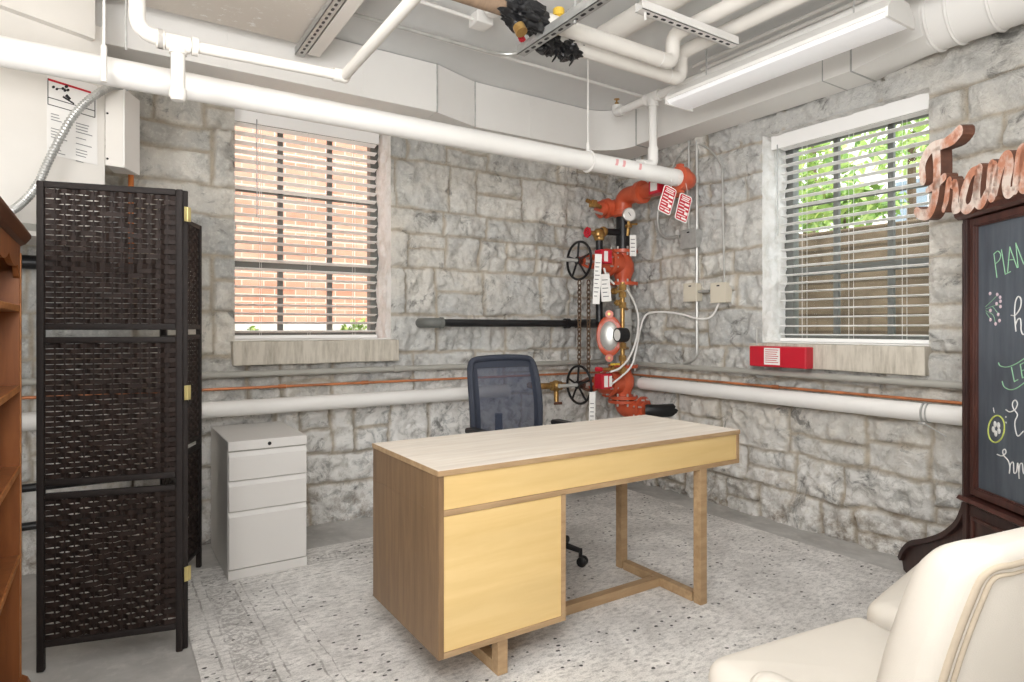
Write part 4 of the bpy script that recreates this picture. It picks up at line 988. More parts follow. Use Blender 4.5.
# cream drain line at the upper left
zd = 2.275; yd = 2.6
pd = thing('drain_pipe', 'cream overhead pipe with a capped drop at the upper left', 'pipe', (.3, yd, zd-.2))
x1 = at_y(344, 76, yd).x; x0 = at_y(137, 20, yd).x; xd = at_y(178, 42, yd).x
bm = nb(); tube(bm, fil([(xd, yd, zd+.02), (x1, yd, zd+.035), (x1-.03, 1.0, zd+.03)], .035), .021, 16); obj('pipe_run', bm, M['ivory'], pd)
bm = nb(); tube(bm, fil([(xd, yd, zd+.02), (x0, yd, zd+.03), (x0, yd, zd+.16), (x0-.05, 1.6, zd+.2)], .06), .027, 16); obj('pipe_run', bm, M['ivory'], pd)
bm = nb(); tube(bm, [(xd, yd, zd), (xd, yd, zd-.165)], .024, 16); lathe(bm, [(.029, 0), (.03, .025), (.022, .04), (0, .045)], (xd, yd, zd-.15), (0, 0, -1), 18); obj('capped_drop', bm, M['ivory'], pd)
for x in (xd-.055, xd+.055, x0+.07): 
    bm = nb(); lathe(bm, [(.027, -.012), (.034, -.01), (.034, .01), (.027, .012)], (x, yd, zd+.022), (1, 0, 0), 18); obj('coupling', bm, M['ivory'], pd)
bm = nb(); lathe(bm, [(.03, -.04), (.03, .04)], (xd, yd, zd+.02), (1, 0, 0), 18); lathe(bm, [(.03, 0), (.03, .04)], (xd, yd, zd+.02), (0, 0, -1), 18); obj('tee', bm, M['ivory'], pd)
bm = nb(); ball(bm, (x1, yd, zd+.035), .028); cyl(bm, (x1, yd, zd+.035), (x1-.045, yd, zd+.035), .027); obj('elbow', bm, M['ivory'], pd)
# strut channels
def strut(label, p, d, L, w, mat, holes, ndown=(0, 0, -1), group=None):
    d = Vector(d).normalized(); up = Vector((0, 0, 1)); side = d.cross(up)
    t = thing('strut_channel', label, 'strut', p, 0, group); p = Vector(p)
    Mx = Matrix(((d.x, side.x, 0, p.x), (d.y, side.y, 0, p.y), (d.z, side.z, 1, p.z), (0, 0, 0, 1)))
    bm = nb(); box(bm, 0, L, -w/2, w/2, 0, .003, 0, Mx); box(bm, 0, L, -w/2, -w/2+.003, 0, .041, 0, Mx); box(bm, 0, L, w/2-.003, w/2, 0, .041, 0, Mx)
    obj('channel', bm, M[mat], t, 0)
    bm = nb(); k = .04
    while k < L-.04: 
        pad(bm, rpoly([(k, -.007), (k+.028, -.007), (k+.028, .007), (k, .007)], .007, 3), -.0012, .0035, .0003, .0003, 0, Mx); k += .05
    obj('slot', bm, M['inkb'] if mat == 'white' else M['lockm'], t, 0)['kind'] = 'stuff'
    return t
strut('white slotted strut hung across the upper right pipes', (1.98, 2.02, 2.655), (1, 0, 0), .66, .045, 'white', 1)
bm = nb(); tube(bm, [(2.02, 2.02, 2.62), (2.02, 2.02, ZC)], .006, 8); o = obj('threaded_rod', bm, M['white']); tag(o, 'white rod dropping to the left end of the upper right slotted strut', 'rod')
strut('grey metal slotted strut below the ceiling at the upper left', (.90, 3.54, 2.75), (0, -1, 0), 2.2, .05, 'galv', 1)
bm = nb(); box(bm, .932, 1.0, 1.3, 3.5, 2.752, 2.80, .003); o = obj('ceiling_rail', bm, M['ivory'], smooth=0); tag(o, 'cream metal rail alongside the grey slotted strut', 'rail')
strut('shiny strut carrying pipes wrapped in black plastic', (1.62, 2.42, 2.515), (0, -1, 0), 1.2, .041, 'galv', 1)
bm = nb(); tube(bm, [(1.62, 2.02, 2.50), (1.62, 2.02, ZC)], .006, 8); box(bm, 1.60, 1.64, 2.0, 2.04, 2.556, 2.562); o = obj('threaded_rod', bm, M['galv']); tag(o, 'steel rod holding the strut of the black wrapped pipes', 'rod')
# two insulated pipes with up-turned elbows
for (y, xe, words, left) in ((2.36, 2.625, 'lower of two cream insulated pipes turning up at the upper right', 1.7), (2.235, 2.43, 'upper of two cream insulated pipes turning up at the upper right', 1.62)):
    t = thing('insulated_pipe', words, 'pipe', (xe, y, 2.56))
    bm = nb(); tube(bm, fil([(left, y, 2.6), (xe, y, 2.6), (xe, y, 2.745), (xe, -.8, 2.745)], .055, 8), .037, 18); obj('pipe_run', bm, M['ivory'], t)
    bm = nb(); lathe(bm, [(.037, -.003), (.0385, 0), (.037, .003)], (xe-.1, y, 2.6), (1, 0, 0), 18); obj('band', bm, M['white'], t)
t = pipe('insulated_pipe', 'wide cream insulated pipe crossing above the others near the ceiling', 'pipe', [(2.3, 2.62, 2.85), (2.3, -.8, 2.85)], .06, 'ivory', seg=22)
t = thing('wrapped_pipe', 'tan pipe end wrapped in torn black plastic near the ceiling', 'pipe', (1.4, 2.235, 2.56))
bm = nb(); tube(bm, [(.9, 2.235, 2.6), (1.49, 2.235, 2.6)], .034, 16); obj('pipe_run', bm, M['tan'], t)
def crumple(bm, c, R, seed):
    q = bmesh.new(); bmesh.ops.create_icosphere(q, subdivisions=4, radius=1)
    for v in q.verts:
        k = 1+.45*mnoise.fractal(v.co*2.2+Vector((seed, 0, 0)), 1.0, 2.0, 4)+.12*mnoise.noise(v.co*9)
        v.co = Vector((v.co.x*R[0], v.co.y*R[1], v.co.z*R[2]))*k+Vector(c)
    merge(bm, q)
bm = nb(); crumple(bm, (1.50, 2.22, 2.59), (.12, .06, .062), 3); crumple(bm, (1.57, 2.26, 2.60), (.1, .05, .05), 8); obj('plastic_wrap', bm, M['wrap'], t)
bm = nb(); lathe(bm, [(.018, 0), (.026, .0), (.026, .035), (.018, .035)], (1.455, 2.19, 2.515), (.2, -.5, -1), 16); obj('pipe_end', bm, M['brass'], t)
bm = nb(); lathe(bm, [(.026, 0), (.026, .03), (.022, .034), (0, .034)], (1.70, 2.235, 2.642), (0, 0, 1), 14); torus(bm, (1.69, 2.235, 2.6), (1, 0, 0), .039, .008, 22, 6); obj('tape_band', bm, M['tape'], t, label='yellow tape band')
bm = nb(); crumple(bm, (1.565, 2.33, 2.545), (.014, .014, .014), 4); obj('red_cap', bm, M['redbox'], t, label='small red cap')
t = thing('plastic_wrap', 'ragged black plastic hanging on the lower insulated pipe above the white rod', 'wrap', (1.8, 2.36, 2.53))
bm = nb(); crumple(bm, (1.73, 2.36, 2.585), (.09, .055, .055), 12); crumple(bm, (1.84, 2.36, 2.58), (.08, .05, .055), 15)
obj('sheet', bm, M['wrap'], t)
for k, (dx, dl) in enumerate(((-.05, .05), (.0, .075), (.05, .06), (.1, .07))):
    bm = nb(); p = Vector((1.75+dx, 2.34, 2.56)); tube(bm, spl([p, p+Vector((.01, -.01, -dl*.5)), p+Vector((-.008, 0, -dl))], 4), [.016, .014, .012, .012, .012, .01, .01, .009, .006], 6, sq=.4); obj('strip', bm, M['wrap'], t)
# conduits on the ceiling
ZD = 2.89
pipe('steel_conduit', 'thin bare steel conduit bending on the ceiling beside the black wrapped pipes', 'conduit', [(.9, 3.2, ZD), (2.1, 3.2, ZD), (2.1, 1.2, ZD)], .0105, 'chrome', .22, seg=10)
pipe('steel_conduit', 'straight white conduit on the ceiling leading to the duct corner', 'conduit', [(.95, 3.235, ZD+.02), (3.25, 3.26, ZD+.02)], .011, 'white', seg=10)
for i, x in enumerate((3.14, 3.22)):
    pipe('steel_conduit', ('nearer the lamp' if i == 0 else 'nearer the duct') + ' of two thin white conduits above the fluorescent light', 'conduit', [(x, 2.72, 2.915), (x, -.8, 2.915)], .011, 'white', seg=10)
pipe('steel_conduit', 'white conduit with a clamp crossing the ceiling at the upper left corner', 'conduit', [(-.115, 3.62, 2.76), (-.115, 1.3, 2.76)], .0125, 'white', couplings=[((-.115, 2.95, 2.76), (0, 1, 0))], seg=10, cr=1.6)
d = ray(126, 30); x = 2.7*d.x/d.y
bm = nb(); tube(bm, [(x, 2.7, 2.27), (x, 2.7, 2.80)], .004, 8); o = obj('threaded_rod', bm, M['galv']); tag(o, 'thin steel rod left of the cream drain pipe elbow', 'rod')
# smoke detector and its box
t = thing('smoke_detector', 'white round detector with a square box on the ceiling', 'detector', (1.72, 2.9, 2.86))
p = at_z(481, 24, 2.9)
bm = nb(); box(bm, p.x-.05, p.x+.05, p.y-.05, p.y+.05, 2.885, ZC, .006); obj('junction_box', bm, M['white'], t, 0)
bm = nb(); c = at_z(493, 13, 2.9); lathe(bm, [(.05, 0), (.05, .03), (.042, .05), (.03, .062), (0, .066)], (c.x, c.y, ZC), (0, 0, -1), 24); obj('detector_head', bm, M['white'], t)
bm = nb(); tube(bm, [(p.x-.05, p.y, 2.915), (p.x-.7, p.y-.02, 2.915)], .01, 10); obj('conduit_stub', bm, M['white'], t)

# ------------------------------------------------------------------ wall pipes
def band(bm, c, d, r): lathe(bm, [(r, -.012), (r+.006, -.01), (r+.006, .01), (r, .012)], c, d, 20)
pw = thing('heating_pipe', 'thick white pipe running low along the left wall and stopping behind the chair', 'pipe', (1.2, 3.88, .745))
bm = nb(); tube(bm, [(-1.8, 3.88, .79), (2.48, 3.88, .79)], .046, 22); obj('pipe_run', bm, M['white'], pw)
bm = nb(); lathe(bm, [(.047, 0), (.047, .28)], (2.19, 3.88, .79), (1, 0, 0), 22); obj('sleeve', bm, M['ivory'], pw)
pw = thing('heating_pipe', 'thick white pipe running low along the right wall below the red box', 'pipe', (3.52, 2, .77))
bm = nb(); tube(bm, [(3.52, 3.56, .818), (3.52, -1.2, .818)], .047, 22); obj('pipe_run', bm, M['white'], pw)
yc = at_x(925, 415, 3.52).y
bm = nb(); torus(bm, (3.52, yc, .818), (0, 1, 0), .05, .006, 26, 6); torus(bm, (3.52, yc-.02, .818), (0, 1, 0), .05, .004, 26, 6); box(bm, 3.46, 3.475, yc-.028, yc+.008, .762, .775, .003); tube(bm, [(3.475, yc-.01, .77), (3.44, yc-.13, .72)], .003, 6); obj('clamp', bm, M['galv'], pw)
lgp = pipe('conduit_pipe', 'grey pipe along the left wall under the window sill', 'pipe', [(-1.8, 3.945, .985), (3.50, 3.945, .972)], .019, 'greypipe', couplings=[((1.64, 3.945, .977), (1, 0, 0))], seg=14, cr=1.25)
rgp = pipe('conduit_pipe', 'grey pipe along the right wall under the red box', 'pipe', [(3.58, 3.86, .962), (3.58, -1.2, .962)], .019, 'greypipe', couplings=[((3.58, 3.35, .962), (0, 1, 0))], seg=14, cr=1.25)
lcp = pipe('copper_pipe', 'thin copper pipe along the left wall above the thick white pipe', 'pipe', [(-1.8, 3.945, .908), (3.50, 3.945, .885)], .0085, 'copper', couplings=[((.9, 3.945, .8963), (1, 0, 0)), ((1.42, 3.945, .8945), (1, 0, 0))], seg=10, cr=1.5)
rcp = pipe('copper_pipe', 'thin copper pipe along the right wall above the thick white pipe', 'pipe', [(3.60, 3.86, .873), (3.60, -1.2, .873)], .0085, 'copper', couplings=[((3.6, 2.45, .873), (0, 1, 0))], seg=10, cr=1.5)
for (px_, w) in ((30, 'upper of the black pipe stubs between bookcase and folding screen'), ):
    pass
for (Zz, w) in ((1.575, 'topmost'), (.46, 'middle'), (.27, 'lowest')):
    bm = nb(); tube(bm, [(-1.2, 3.9, Zz), (.28, 3.9, Zz)], .035 if Zz > 1 else .02, 14); o = obj('black_pipe', bm, M['blackpipe']); tag(o, w + ' black pipe glimpsed between bookcase and folding screen', 'pipe')

# ------------------------------------------------------------------ riser assembly in the corner
RX, RY = 3.40, 3.64
def rz(v): return CH+(HY-v)*4.907/FPX
rs = thing('sprinkler_riser', 'red sprinkler riser with two valves standing in the room corner', 'sprinkler riser', (RX, RY, 0))
def flange(bm, z, r=.112, t=.022, d=(0, 0, 1), c=None, bolts=8):
    c = Vector(c) if c is not None else Vector((RX, RY, z)); d = Vector(d).normalized(); x, y = frame_of(d)
    lathe(bm, [(r, -t/2), (r, t/2)], c, d, 28)
    for k in range(bolts):
        a = 2*PI*(k+.5)/bolts; p = c+(x*math.cos(a)+y*math.sin(a))*(r-.018)
        cyl(bm, p-d*(t/2+.022), p+d*(t/2+.022), .0075, 6, 1)
# upper elbow: from the main's end, red run along Y, elbow down
zt = 2.275
bm = nb(); tube(bm, [(RX, PYM+.05, PZM), (RX, RY-.13, zt)], .054, 22); obj('red_pipe', bm, M['red'], rs)
bm = nb(); tube(bm, fil([(RX-.13, PYM, PZM), (RX, PYM, PZM), (RX, PYM+.13, PZM)], .1, 8), .064, 22)
for c, dd in (((RX-.10, PYM, PZM), (1, 0, 0)), ((RX, PYM+.12, PZM), (0, 1, 0))):
    lathe(bm, [(.066, -.028), (.083, -.024), (.083, .024), (.066, .028)], c, dd, 24)
    for s in (-1, 1): box(bm, c[0]-.02, c[0]+.02, c[1]-.02, c[1]+.02, c[2]+s*.085-.014, c[2]+s*.085+.014, .004)
obj('grooved_elbow', bm, M['red'], rs)
bm = nb(); tube(bm, fil([(RX, RY-.22, zt), (RX, RY, zt), (RX, RY, zt-.16)], .16, 10), .068, 24)
lathe(bm, [(.07, -.024), (.086, -.02), (.086, .02), (.07, .024)], (RX, RY-.20, zt), (0, 1, 0), 24)
lathe(bm, [(.07, -.024), (.084, -.02), (.084, .02), (.07, .024)], (RX, RY, zt-.13), (0, 0, 1), 24); obj('grooved_elbow', bm, M['red'], rs)
# side outlet with a grooved cap to the left and its valve
bm = nb(); tube(bm, [(RX, RY+.06, zt-.06), (RX-.15, RY+.1, zt-.1)], .055, 20); lathe(bm, [(.058, -.026), (.076, -.022), (.076, .022), (.058, .026)], (RX-.09, RY+.085, zt-.085), (-1, .2, -.3), 24); lathe(bm, [(.066, 0), (.066, .03), (.045, .045), (0, .05)], (RX-.135, RY+.095, zt-.095), (-1, .2, -.3), 22); so = obj('side_outlet', bm, M['red'], rs)
bm = nb(); tube(bm, [(RX-.19, RY+.05, zt-.09), (RX-.34, RY+.03, zt-.06)], .016, 12); box(bm, RX-.30, RX-.25, RY+.01, RY+.06, zt-.105, zt-.05, .006); obj('drain_valve', bm, M['brass'], so)
bm = nb(); tube(bm, [(RX-.2, RY+.02, zt-.15), (RX-.32, RY+.0, zt-.14)], .01, 10); obj('drain_stub', bm, M['galv'], so)
bm = nb(); tube(bm, [(RX, RY, zt-.14), (RX, RY, rz(250))], .055, 22); obj('black_pipe', bm, M['blackpipe'], rs)
# pressure gauge at the top
gx = at_y(629.5, 214.5, RY-.13)
bm = nb(); gd = Vector((-.35, -.93, 0)); lathe(bm, [(.046, -.03), (.052, -.02), (.052, .006), (.047, .008), (.045, .002), (0, .002)], gx, gd, 26); ga = obj('pressure_gauge', bm, M['chrome'], rs)
bm = nb(); lathe(bm, [(.0445, .003), (0, .0035)], gx, gd, 26); obj('dial', bm, M['paper'], ga)
bm = nb(); tube(bm, [gx+gd*.006+Vector((.02, 0, -.02)), gx+gd*.006+Vector((-.012, 0, .014))], .0022, 5); obj('needle', bm, M['inkb'], ga)
bm = nb(); tube(bm, [gx+Vector((0, .01, -.05)), gx+Vector((0, .02, -.16))], .011, 10); lathe(bm, [(.026, 0), (.03, .01), (.026, .022), (0, .022)], gx+Vector((0, .01, -.10)), (0, 0, 1), 12); cyl(bm, gx+Vector((.0, .0, -.075)), gx+Vector((.06, -.02, -.07)), .008, 10); obj('gauge_cock', bm, M['brass'], ga)
# valve builder: OS&Y gate valve, bonnet and wheel towards -X
def gate(ztop, zbot, zw):
    zc = (ztop+zbot)/2
    bm = nb(); flange(bm, ztop, .115, .024); flange(bm, zbot, .115, .024)
    lathe(bm, [(.062, ztop-.01), (.062, ztop-.04), (.084, zc+.03), (.086, zc), (.084, zc-.03), (.062, zbot+.04), (.062, zbot+.01)], (RX, RY, 0), (0, 0, 1), 26)
    cyl(bm, (RX-.05, RY, zw), (RX-.17, RY, zw), .082, 24); flange(bm, 0, .108, .03, (1, 0, 0), (RX-.165, RY, zw), 8)
    lathe(bm, [(.09, 0), (.075, .04), (.045, .075), (.04, .10), (.055, .105), (.055, .125), (0, .125)], (RX-.185, RY, zw), (-1, 0, 0), 22)
    v_ = obj('gate_valve', bm, [M['red'], M['chrome']], rs)
    bm = nb()
    for s in (-1, 1): tube(bm, spl([(RX-.29, RY, zw+s*.045), (RX-.36, RY, zw+s*.042), (RX-.42, RY, zw+s*.02)], 4), .011, 8)
    cyl(bm, (RX-.40, RY, zw), (RX-.46, RY, zw), .03, 16); obj('yoke', bm, M['red'] if zw > 1.4 else M['rust'], v_)
    hx = at_y(579, 264, RY).x
    bm = nb(); torus(bm, (hx, RY, zw), (1, 0, 0), .140, .0095, 44, 8)
    for k in range(5):
        a = 2*PI*k/5+.3; tube(bm, spl([(hx-.012, RY, zw), (hx-.008, RY+.06*math.cos(a), zw+.06*math.sin(a)), (hx, RY+.138*math.cos(a), zw+.138*math.sin(a))], 4), .008, 8)
    lathe(bm, [(.03, -.02), (.03, .02)], (hx, RY, zw), (1, 0, 0), 16); obj('handwheel', bm, M['blackpipe'], v_)
    bm = nb(); x2 = at_y(560, 264, RY).x; cyl(bm, (RX-.3, RY, zw), (x2, RY, zw), .0135, 14); cyl(bm, (x2-.008, RY, zw), (x2, RY, zw), .016, 14); obj('stem', bm, M['chrome'], v_)
    return v_, hx
v1, hx1 = gate(rz(252), rz(284), rz(264)); v2, hx2 = gate(rz(366), rz(397), rz(382))
# supervisory switches
def switch(v_, zc, zh):
    p = Vector((RX-.315, RY-.13, zc))
    bm = nb(); box(bm, p.x-.055, p.x+.05, p.y-.04, p.y+.04, p.z-zh, p.z+zh, .006); s_ = obj('tamper_switch', bm, M['redbox'], v_, 0)
    bm = nb(); box(bm, p.x-.03, p.x+.005, p.y-.0425, p.y-.0395, p.z-zh*.75, p.z+zh*.75); box(bm, p.x+.018, p.x+.044, p.y-.0425, p.y-.0395, p.z-zh*.7, p.z+zh*.7) if zh > .05 else None; obj('sticker', bm, M['paper'], s_, 0, label='white sticker')
    return p
sw1 = switch(v1, rz(261), .05); sw2 = switch(v2, rz(378), .055)
# backflow preventer between the valves
zA, zB = rz(288), rz(362)
bm = nb(); lathe(bm, [(.055, zA), (.055, zA-.10), (.062, zA-.13), (.066, zA-.2), (.066, zB+.2), (.062, zB+.13), (.055, zB+.10), (.055, zB)], (RX, RY, 0), (0, 0, 1), 26); bp_ = obj('backflow_body', bm, M['chrome'], rs)
for z in (zA-.15, zA-.28, zB+.06):
    bm = nb(); lathe(bm, [(.066, -.016), (.078, -.013), (.078, .013), (.066, .016)], (RX, RY, z), (0, 0, 1), 24); obj('clamp_band', bm, M['galv'], bp_)
cc = at_y(609.5, 336, RY-.07); cd = Vector((-.72, -.69, 0)); x_, y_ = frame_of(cd)
bm = nb(); t_ = bmesh.new()
def oval(bm, c, a, b, prof, mi=0):
    rings = []
    for s, h in prof: rings.append([bm.verts.new(Vector(c)+cd*h+x_*(a*s*math.cos(2*PI*k/28))+Vector((0, 0, 1))*(b*s*math.sin(2*PI*k/28))) for k in range(28)])
    for p, q in zip(rings, rings[1:]):
        for k in range(28): bm.faces.new((p[k], p[(k+1) % 28], q[(k+1) % 28], q[k])).material_index = mi
    bm.faces.new(rings[0][::-1]).material_index = mi; bm.faces.new(rings[-1]).material_index = mi
oval(bm, cc, .098, .155, [(.8, -.03), (1, -.03), (1, .012), (.93, .018), (.72, .018)])
for s in (-1, 1): lathe(bm, [(.03, -.03), (.03, .018)], cc+Vector((0, 0, s*.165)), cd, 18)
cr_ = obj('cover_ring', bm, M['red'], bp_)
bm = nb(); oval(bm, cc, .072, .112, [(1, .012), (.98, .022), (.85, .034), (.55, .042), (.2, .044)]); obj('cover_dome', bm, M['chrome'], cr_)
bm = nb(); cyl(bm, cc-cd*.02, (RX, RY, cc.z), .06, 20); obj('cover_neck', bm, M['chrome'], cr_)
for s in (-1, 1):
    bm = nb(); cyl(bm, cc+Vector((0, 0, s*.165))+cd*.018, cc+Vector((0, 0, s*.165))+cd*.034, .011, 6); obj('bolt', bm, M['brass'], cr_)
# brass trim pipe
tx = at_y(622.5, 330, RY-.14); T = Vector((tx.x, RY-.14, 0))
bm = nb(); tube(bm, [T+Vector((0, 0, rz(284))), T+Vector((0, 0, rz(374)))], .0165, 12); tr_ = obj('trim_pipe', bm, M['brass'], rs)
for v in (289, 296, 306, 345, 357, 369):
    bm = nb(); lathe(bm, [(.016, -.024), (.029, -.02), (.029, .02), (.016, .024)], T+Vector((0, 0, rz(v))), (0, 0, 1), 8); obj('fitting', bm, M['brass'], tr_)
for v, dx in ((293, -.14), (304, -.07), (367, -.2)):
    bm = nb(); z = rz(v); tube(bm, [T+Vector((0, 0, z)), T+Vector((dx, .01, z))], .012, 10); lathe(bm, [(.013, -.018), (.024, -.014), (.024, .014), (.013, .018)], T+Vector((dx*.55, .005, z)), (1, 0, 0), 10); cyl(bm, T+Vector((dx*.55, 0, z)), T+Vector((dx*.55, -.03, z+.035)), .008, 8); tc = obj('test_cock', bm, M['brass'], tr_)
    if v == 367:
        bm = nb(); cyl(bm, T+Vector((dx, .01, z)), T+Vector((dx-.05, .01, z+.004)), .017, 12); obj('red_cap', bm, M['redbox'], tc, label='small red cap')
        bm = nb(); box(bm, T.x+dx*.5-.05, T.x+dx*.5+.04, T.y-.035, T.y-.03, z+.03, z+.045, .001); obj('lever', bm, M['tape'], tc, 0, label='yellow lever')
for (vv_, ddy) in ((309, -.02), (348, -.02)):
    bm = nb(); tube(bm, [T+Vector((0, 0, rz(vv_))), (RX, RY-.05, rz(vv_))], .012, 10); obj('fitting', bm, M['brass'], tr_)
g2 = at_y(615, 335, RY-.2)
bm = nb(); gd2 = Vector((-1, .12, 0)).normalized(); lathe(bm, [(.0, -.085), (.03, -.085), (.052, -.08), (.055, -.03), (.052, .0), (.047, .004), (.045, -.002), (0, -.002)], g2+Vector((.02, 0, 0)), gd2, 24); gb = obj('black_gauge', bm, M['plastic'], rs)
bm = nb(); lathe(bm, [(.043, -.001), (0, 0)], g2+Vector((.02, 0, 0)), gd2, 24); obj('dial', bm, M['paper'], gb)
bm = nb(); tube(bm, [g2-gd2*.06+Vector((.02, 0, 0)), T+Vector((0, 0, g2.z-.0))], .014, 10); lathe(bm, [(.03, 0), (.03, .05)], T+Vector((.02, 0, g2.z-.025)), (0, 0, 1), 14); obj('gauge_fitting', bm, M['brass'], gb)
# lower elbow sweeping to the right wall, on its own flange
zf = rz(402)
bm = nb(); tube(bm, fil([(RX, RY, rz(394)), (RX, RY, .62), (RX+.05, RY-.2, .62)], .16, 10), .067, 24); flange(bm, rz(401), .118, .022); flange(bm, 0, .105, .022, (.25, -1, 0), (RX+.045, RY-.17, .622)); obj('lower_elbow', bm, [M['red'], M['chrome']], rs)
bm = nb(); tube(bm, [(RX+.05, RY-.19, .62), (RX+.11, RY-.25, .62), (3.72, RY-.29, .62)], .05, 18); obj('black_pipe', bm, M['blackpipe'], rs)
# bypass: brass elbow, black drop
bx2 = at_y(601, 240, RY-.02).x
bm = nb(); tube(bm, fil([(RX-.04, RY, rz(233)), (bx2, RY, rz(234)), (bx2, RY, rz(322))], .03), .027, 16); by = obj('bypass_pipe', bm, M['blackpipe'], rs)
bm = nb(); ball(bm, (bx2-.005, RY, rz(237)), .045, (1.1, 1, 1)); lathe(bm, [(.034, 0), (.04, .01), (.04, .03), (.034, .04)], (bx2+.02, RY, rz(234)), (1, 0, 0), 10); lathe(bm, [(.034, 0), (.04, .01), (.04, .03), (.034, .04)], (bx2, RY, rz(238)), (0, 0, -1), 10); tube(bm, [(bx2, RY, rz(236)), (bx2-.12, RY-.01, rz(236.5))], .016, 10); be = obj('angle_valve', bm, M['brass'], by)
bm = nb(); wx = bx2-.125
for k in range(8): ball(bm, (wx, RY-.01+.03*math.cos(k*PI/4), rz(236.5)+.03*math.sin(k*PI/4)), .0125, (.9, 1, 1), 10, 6)
torus(bm, (wx, RY-.01, rz(236.5)), (1, 0, 0), .03, .009, 20, 6)
for k in range(3):
    a = k*PI/3; tube(bm, [(wx, RY-.01-.03*math.cos(a), rz(236.5)-.03*math.sin(a)), (wx, RY-.01+.03*math.cos(a), rz(236.5)+.03*math.sin(a))], .005, 6)
obj('red_handwheel', bm, M['redbox'], be, label='small red handwheel')
# black pipe along the left wall feeding the bypass
pbk = thing('black_pipe', 'black iron pipe with an elbow crossing the left stone wall above the chair', 'pipe', (2.4, 3.85, 1.25))
xa = at_y(428, 324, 3.86).x; zb_ = 1.285
bm = nb(); tube(bm, [(xa+.03, 3.86, zb_), (bx2-.02, 3.86, zb_)], .027, 18); obj('pipe_run', bm, M['blackpipe'], pbk)
bm = nb(); tube(bm, fil([(xa+.1, 3.86, zb_), (xa, 3.86, zb_), (xa, 3.99, zb_)], .06), .034, 18); lathe(bm, [(.03, -.012), (.039, -.01), (.039, .01), (.03, .012)], (xa+.10, 3.86, zb_), (1, 0, 0), 18); obj('elbow', bm, M['darkgrey'], pbk)
bm = nb(); tube(bm, fil([(bx2-.05, 3.86, zb_), (bx2, 3.86, zb_), (bx2, RY+.0, zb_)], .05), .034, 18); lathe(bm, [(.03, -.02), (.04, -.018), (.04, .018), (.03, .02)], (bx2-.14, 3.86, zb_), (1, 0, 0), 18); obj('elbow', bm, M['blackpipe'], pbk)
# flow switch box and its label on the red run
bm = nb(); box(bm, RX-.13, RX-.05, RY-.5, RY-.4, zt-.07, zt+.03, .006); fs = obj('flow_switch', bm, M['redbox'], rs, 0)
bm = nb(); box(bm, RX-.1325, RX-.1295, RY-.485, RY-.42, zt-.05, zt+.015); obj('sticker', bm, M['paper'], fs, 0, label='white sticker')
# brass drain tee low on the left wall
t = thing('drain_tee', 'old brass drain fitting on the left wall beside the lower handwheel', 'pipe fitting', at_y(556, 388, 3.86))
p = at_y(556, 386, 3.86)
bm = nb(); tube(bm, fil([p+Vector((-.16, .13, .005)), p+Vector((-.16, .0, .005)), p+Vector((.1, 0, 0))], .05), .024, 14); lathe(bm, [(.028, -.05), (.036, -.045), (.036, .045), (.028, .05)], p, (1, 0, 0), 10); tube(bm, [p, p+Vector((-.01, -.02, -.12))], .018, 12); ball(bm, p+Vector((0, 0, 0)), .045); obj('body', bm, M['brass'], t)
bm = nb(); box(bm, p.x-.045, p.x+.03, p.y-.04, p.y-.03, p.z-.14, p.z-.12, .003); obj('handle', bm, M['rust'], t, 0)
# cables
def cable(label, pts, r, mat='emt'):
    bm = nb(); tube(bm, spl(pts, 8), r, 8); o = obj('armoured_cable', bm, M[mat]); return tag(o, label, 'cable')
yy = RY-.2
def cp(u, v, X=None, Y=None): return at_x(u, v, X) if X else at_y(u, v, Y)
cable('upper of two white cables looping from the wall box to the lower red switch', [cp(719, 303, 3.6), cp(712, 316, 3.59), cp(700, 319, 3.58), cp(680, 314, 3.56), cp(660, 312, 3.53), cp(646, 315, 3.5), cp(640, 330, 3.46), cp(636, 350, Y=RY-.17), cp(630, 368, Y=RY-.17), cp(612, 384, Y=RY-.165)], .0075, 'white')
cable('inner white cable from the brass trim down to the lower red switch', [cp(624, 285, Y=RY-.15), cp(633, 300, Y=RY-.14), cp(638, 316, Y=RY-.14), cp(637, 336, Y=RY-.17), cp(630, 356, Y=RY-.18), cp(620, 368, Y=RY-.18), cp(610, 372, Y=RY-.165)], .0075, 'white')
cable('short white cable below the upper red switch', [cp(604, 268, Y=RY-.16), cp(607, 277, Y=RY-.18), cp(614, 284, Y=RY-.17)], .0075, 'white')
# chains and paper tags
def chain(label, pts, group=None):
    P = [Vector(p) for p in pts]; tot = sum((b-a).length for a, b in zip(P, P[1:])); n_ = int(tot/.026)
    bm = nb(); k = 0
    for a, b in zip(P, P[1:]):
        m = max(1, int(round((b-a).length/.034))); d = (b-a).normalized(); x, y = frame_of(d)
        for i in range(m):
            c = a+(b-a)*((i+.5)/m); w = x if k % 2 else y
            tube(bm, [c+d*(.023*math.cos(2*PI*j/12))+w*(.0145*math.sin(2*PI*j/12)) for j in range(12)], .0048, 6, closed=True); k += 1
    o = obj('chain', bm, M['rustchain']); return tag(o, label, 'chain', group)
yl_ = RY
zw1, zw2 = rz(264), rz(382)
chain('left strand of rusty chain hanging from the upper handwheel', [(hx1-.012, RY-.02, zw1-.152), (hx1-.012, RY-.018, zw2+.158)])
chain('right strand of rusty chain hanging from the upper handwheel', [(hx1+.05, RY-.05, zw1-.15), (hx1+.05, RY-.05, zw2+.09)])
chain('rusty chain hanging below the lower handwheel', [(hx2+.06, RY-.06, zw2-.10), (hx2+.065, RY-.06, .47)])
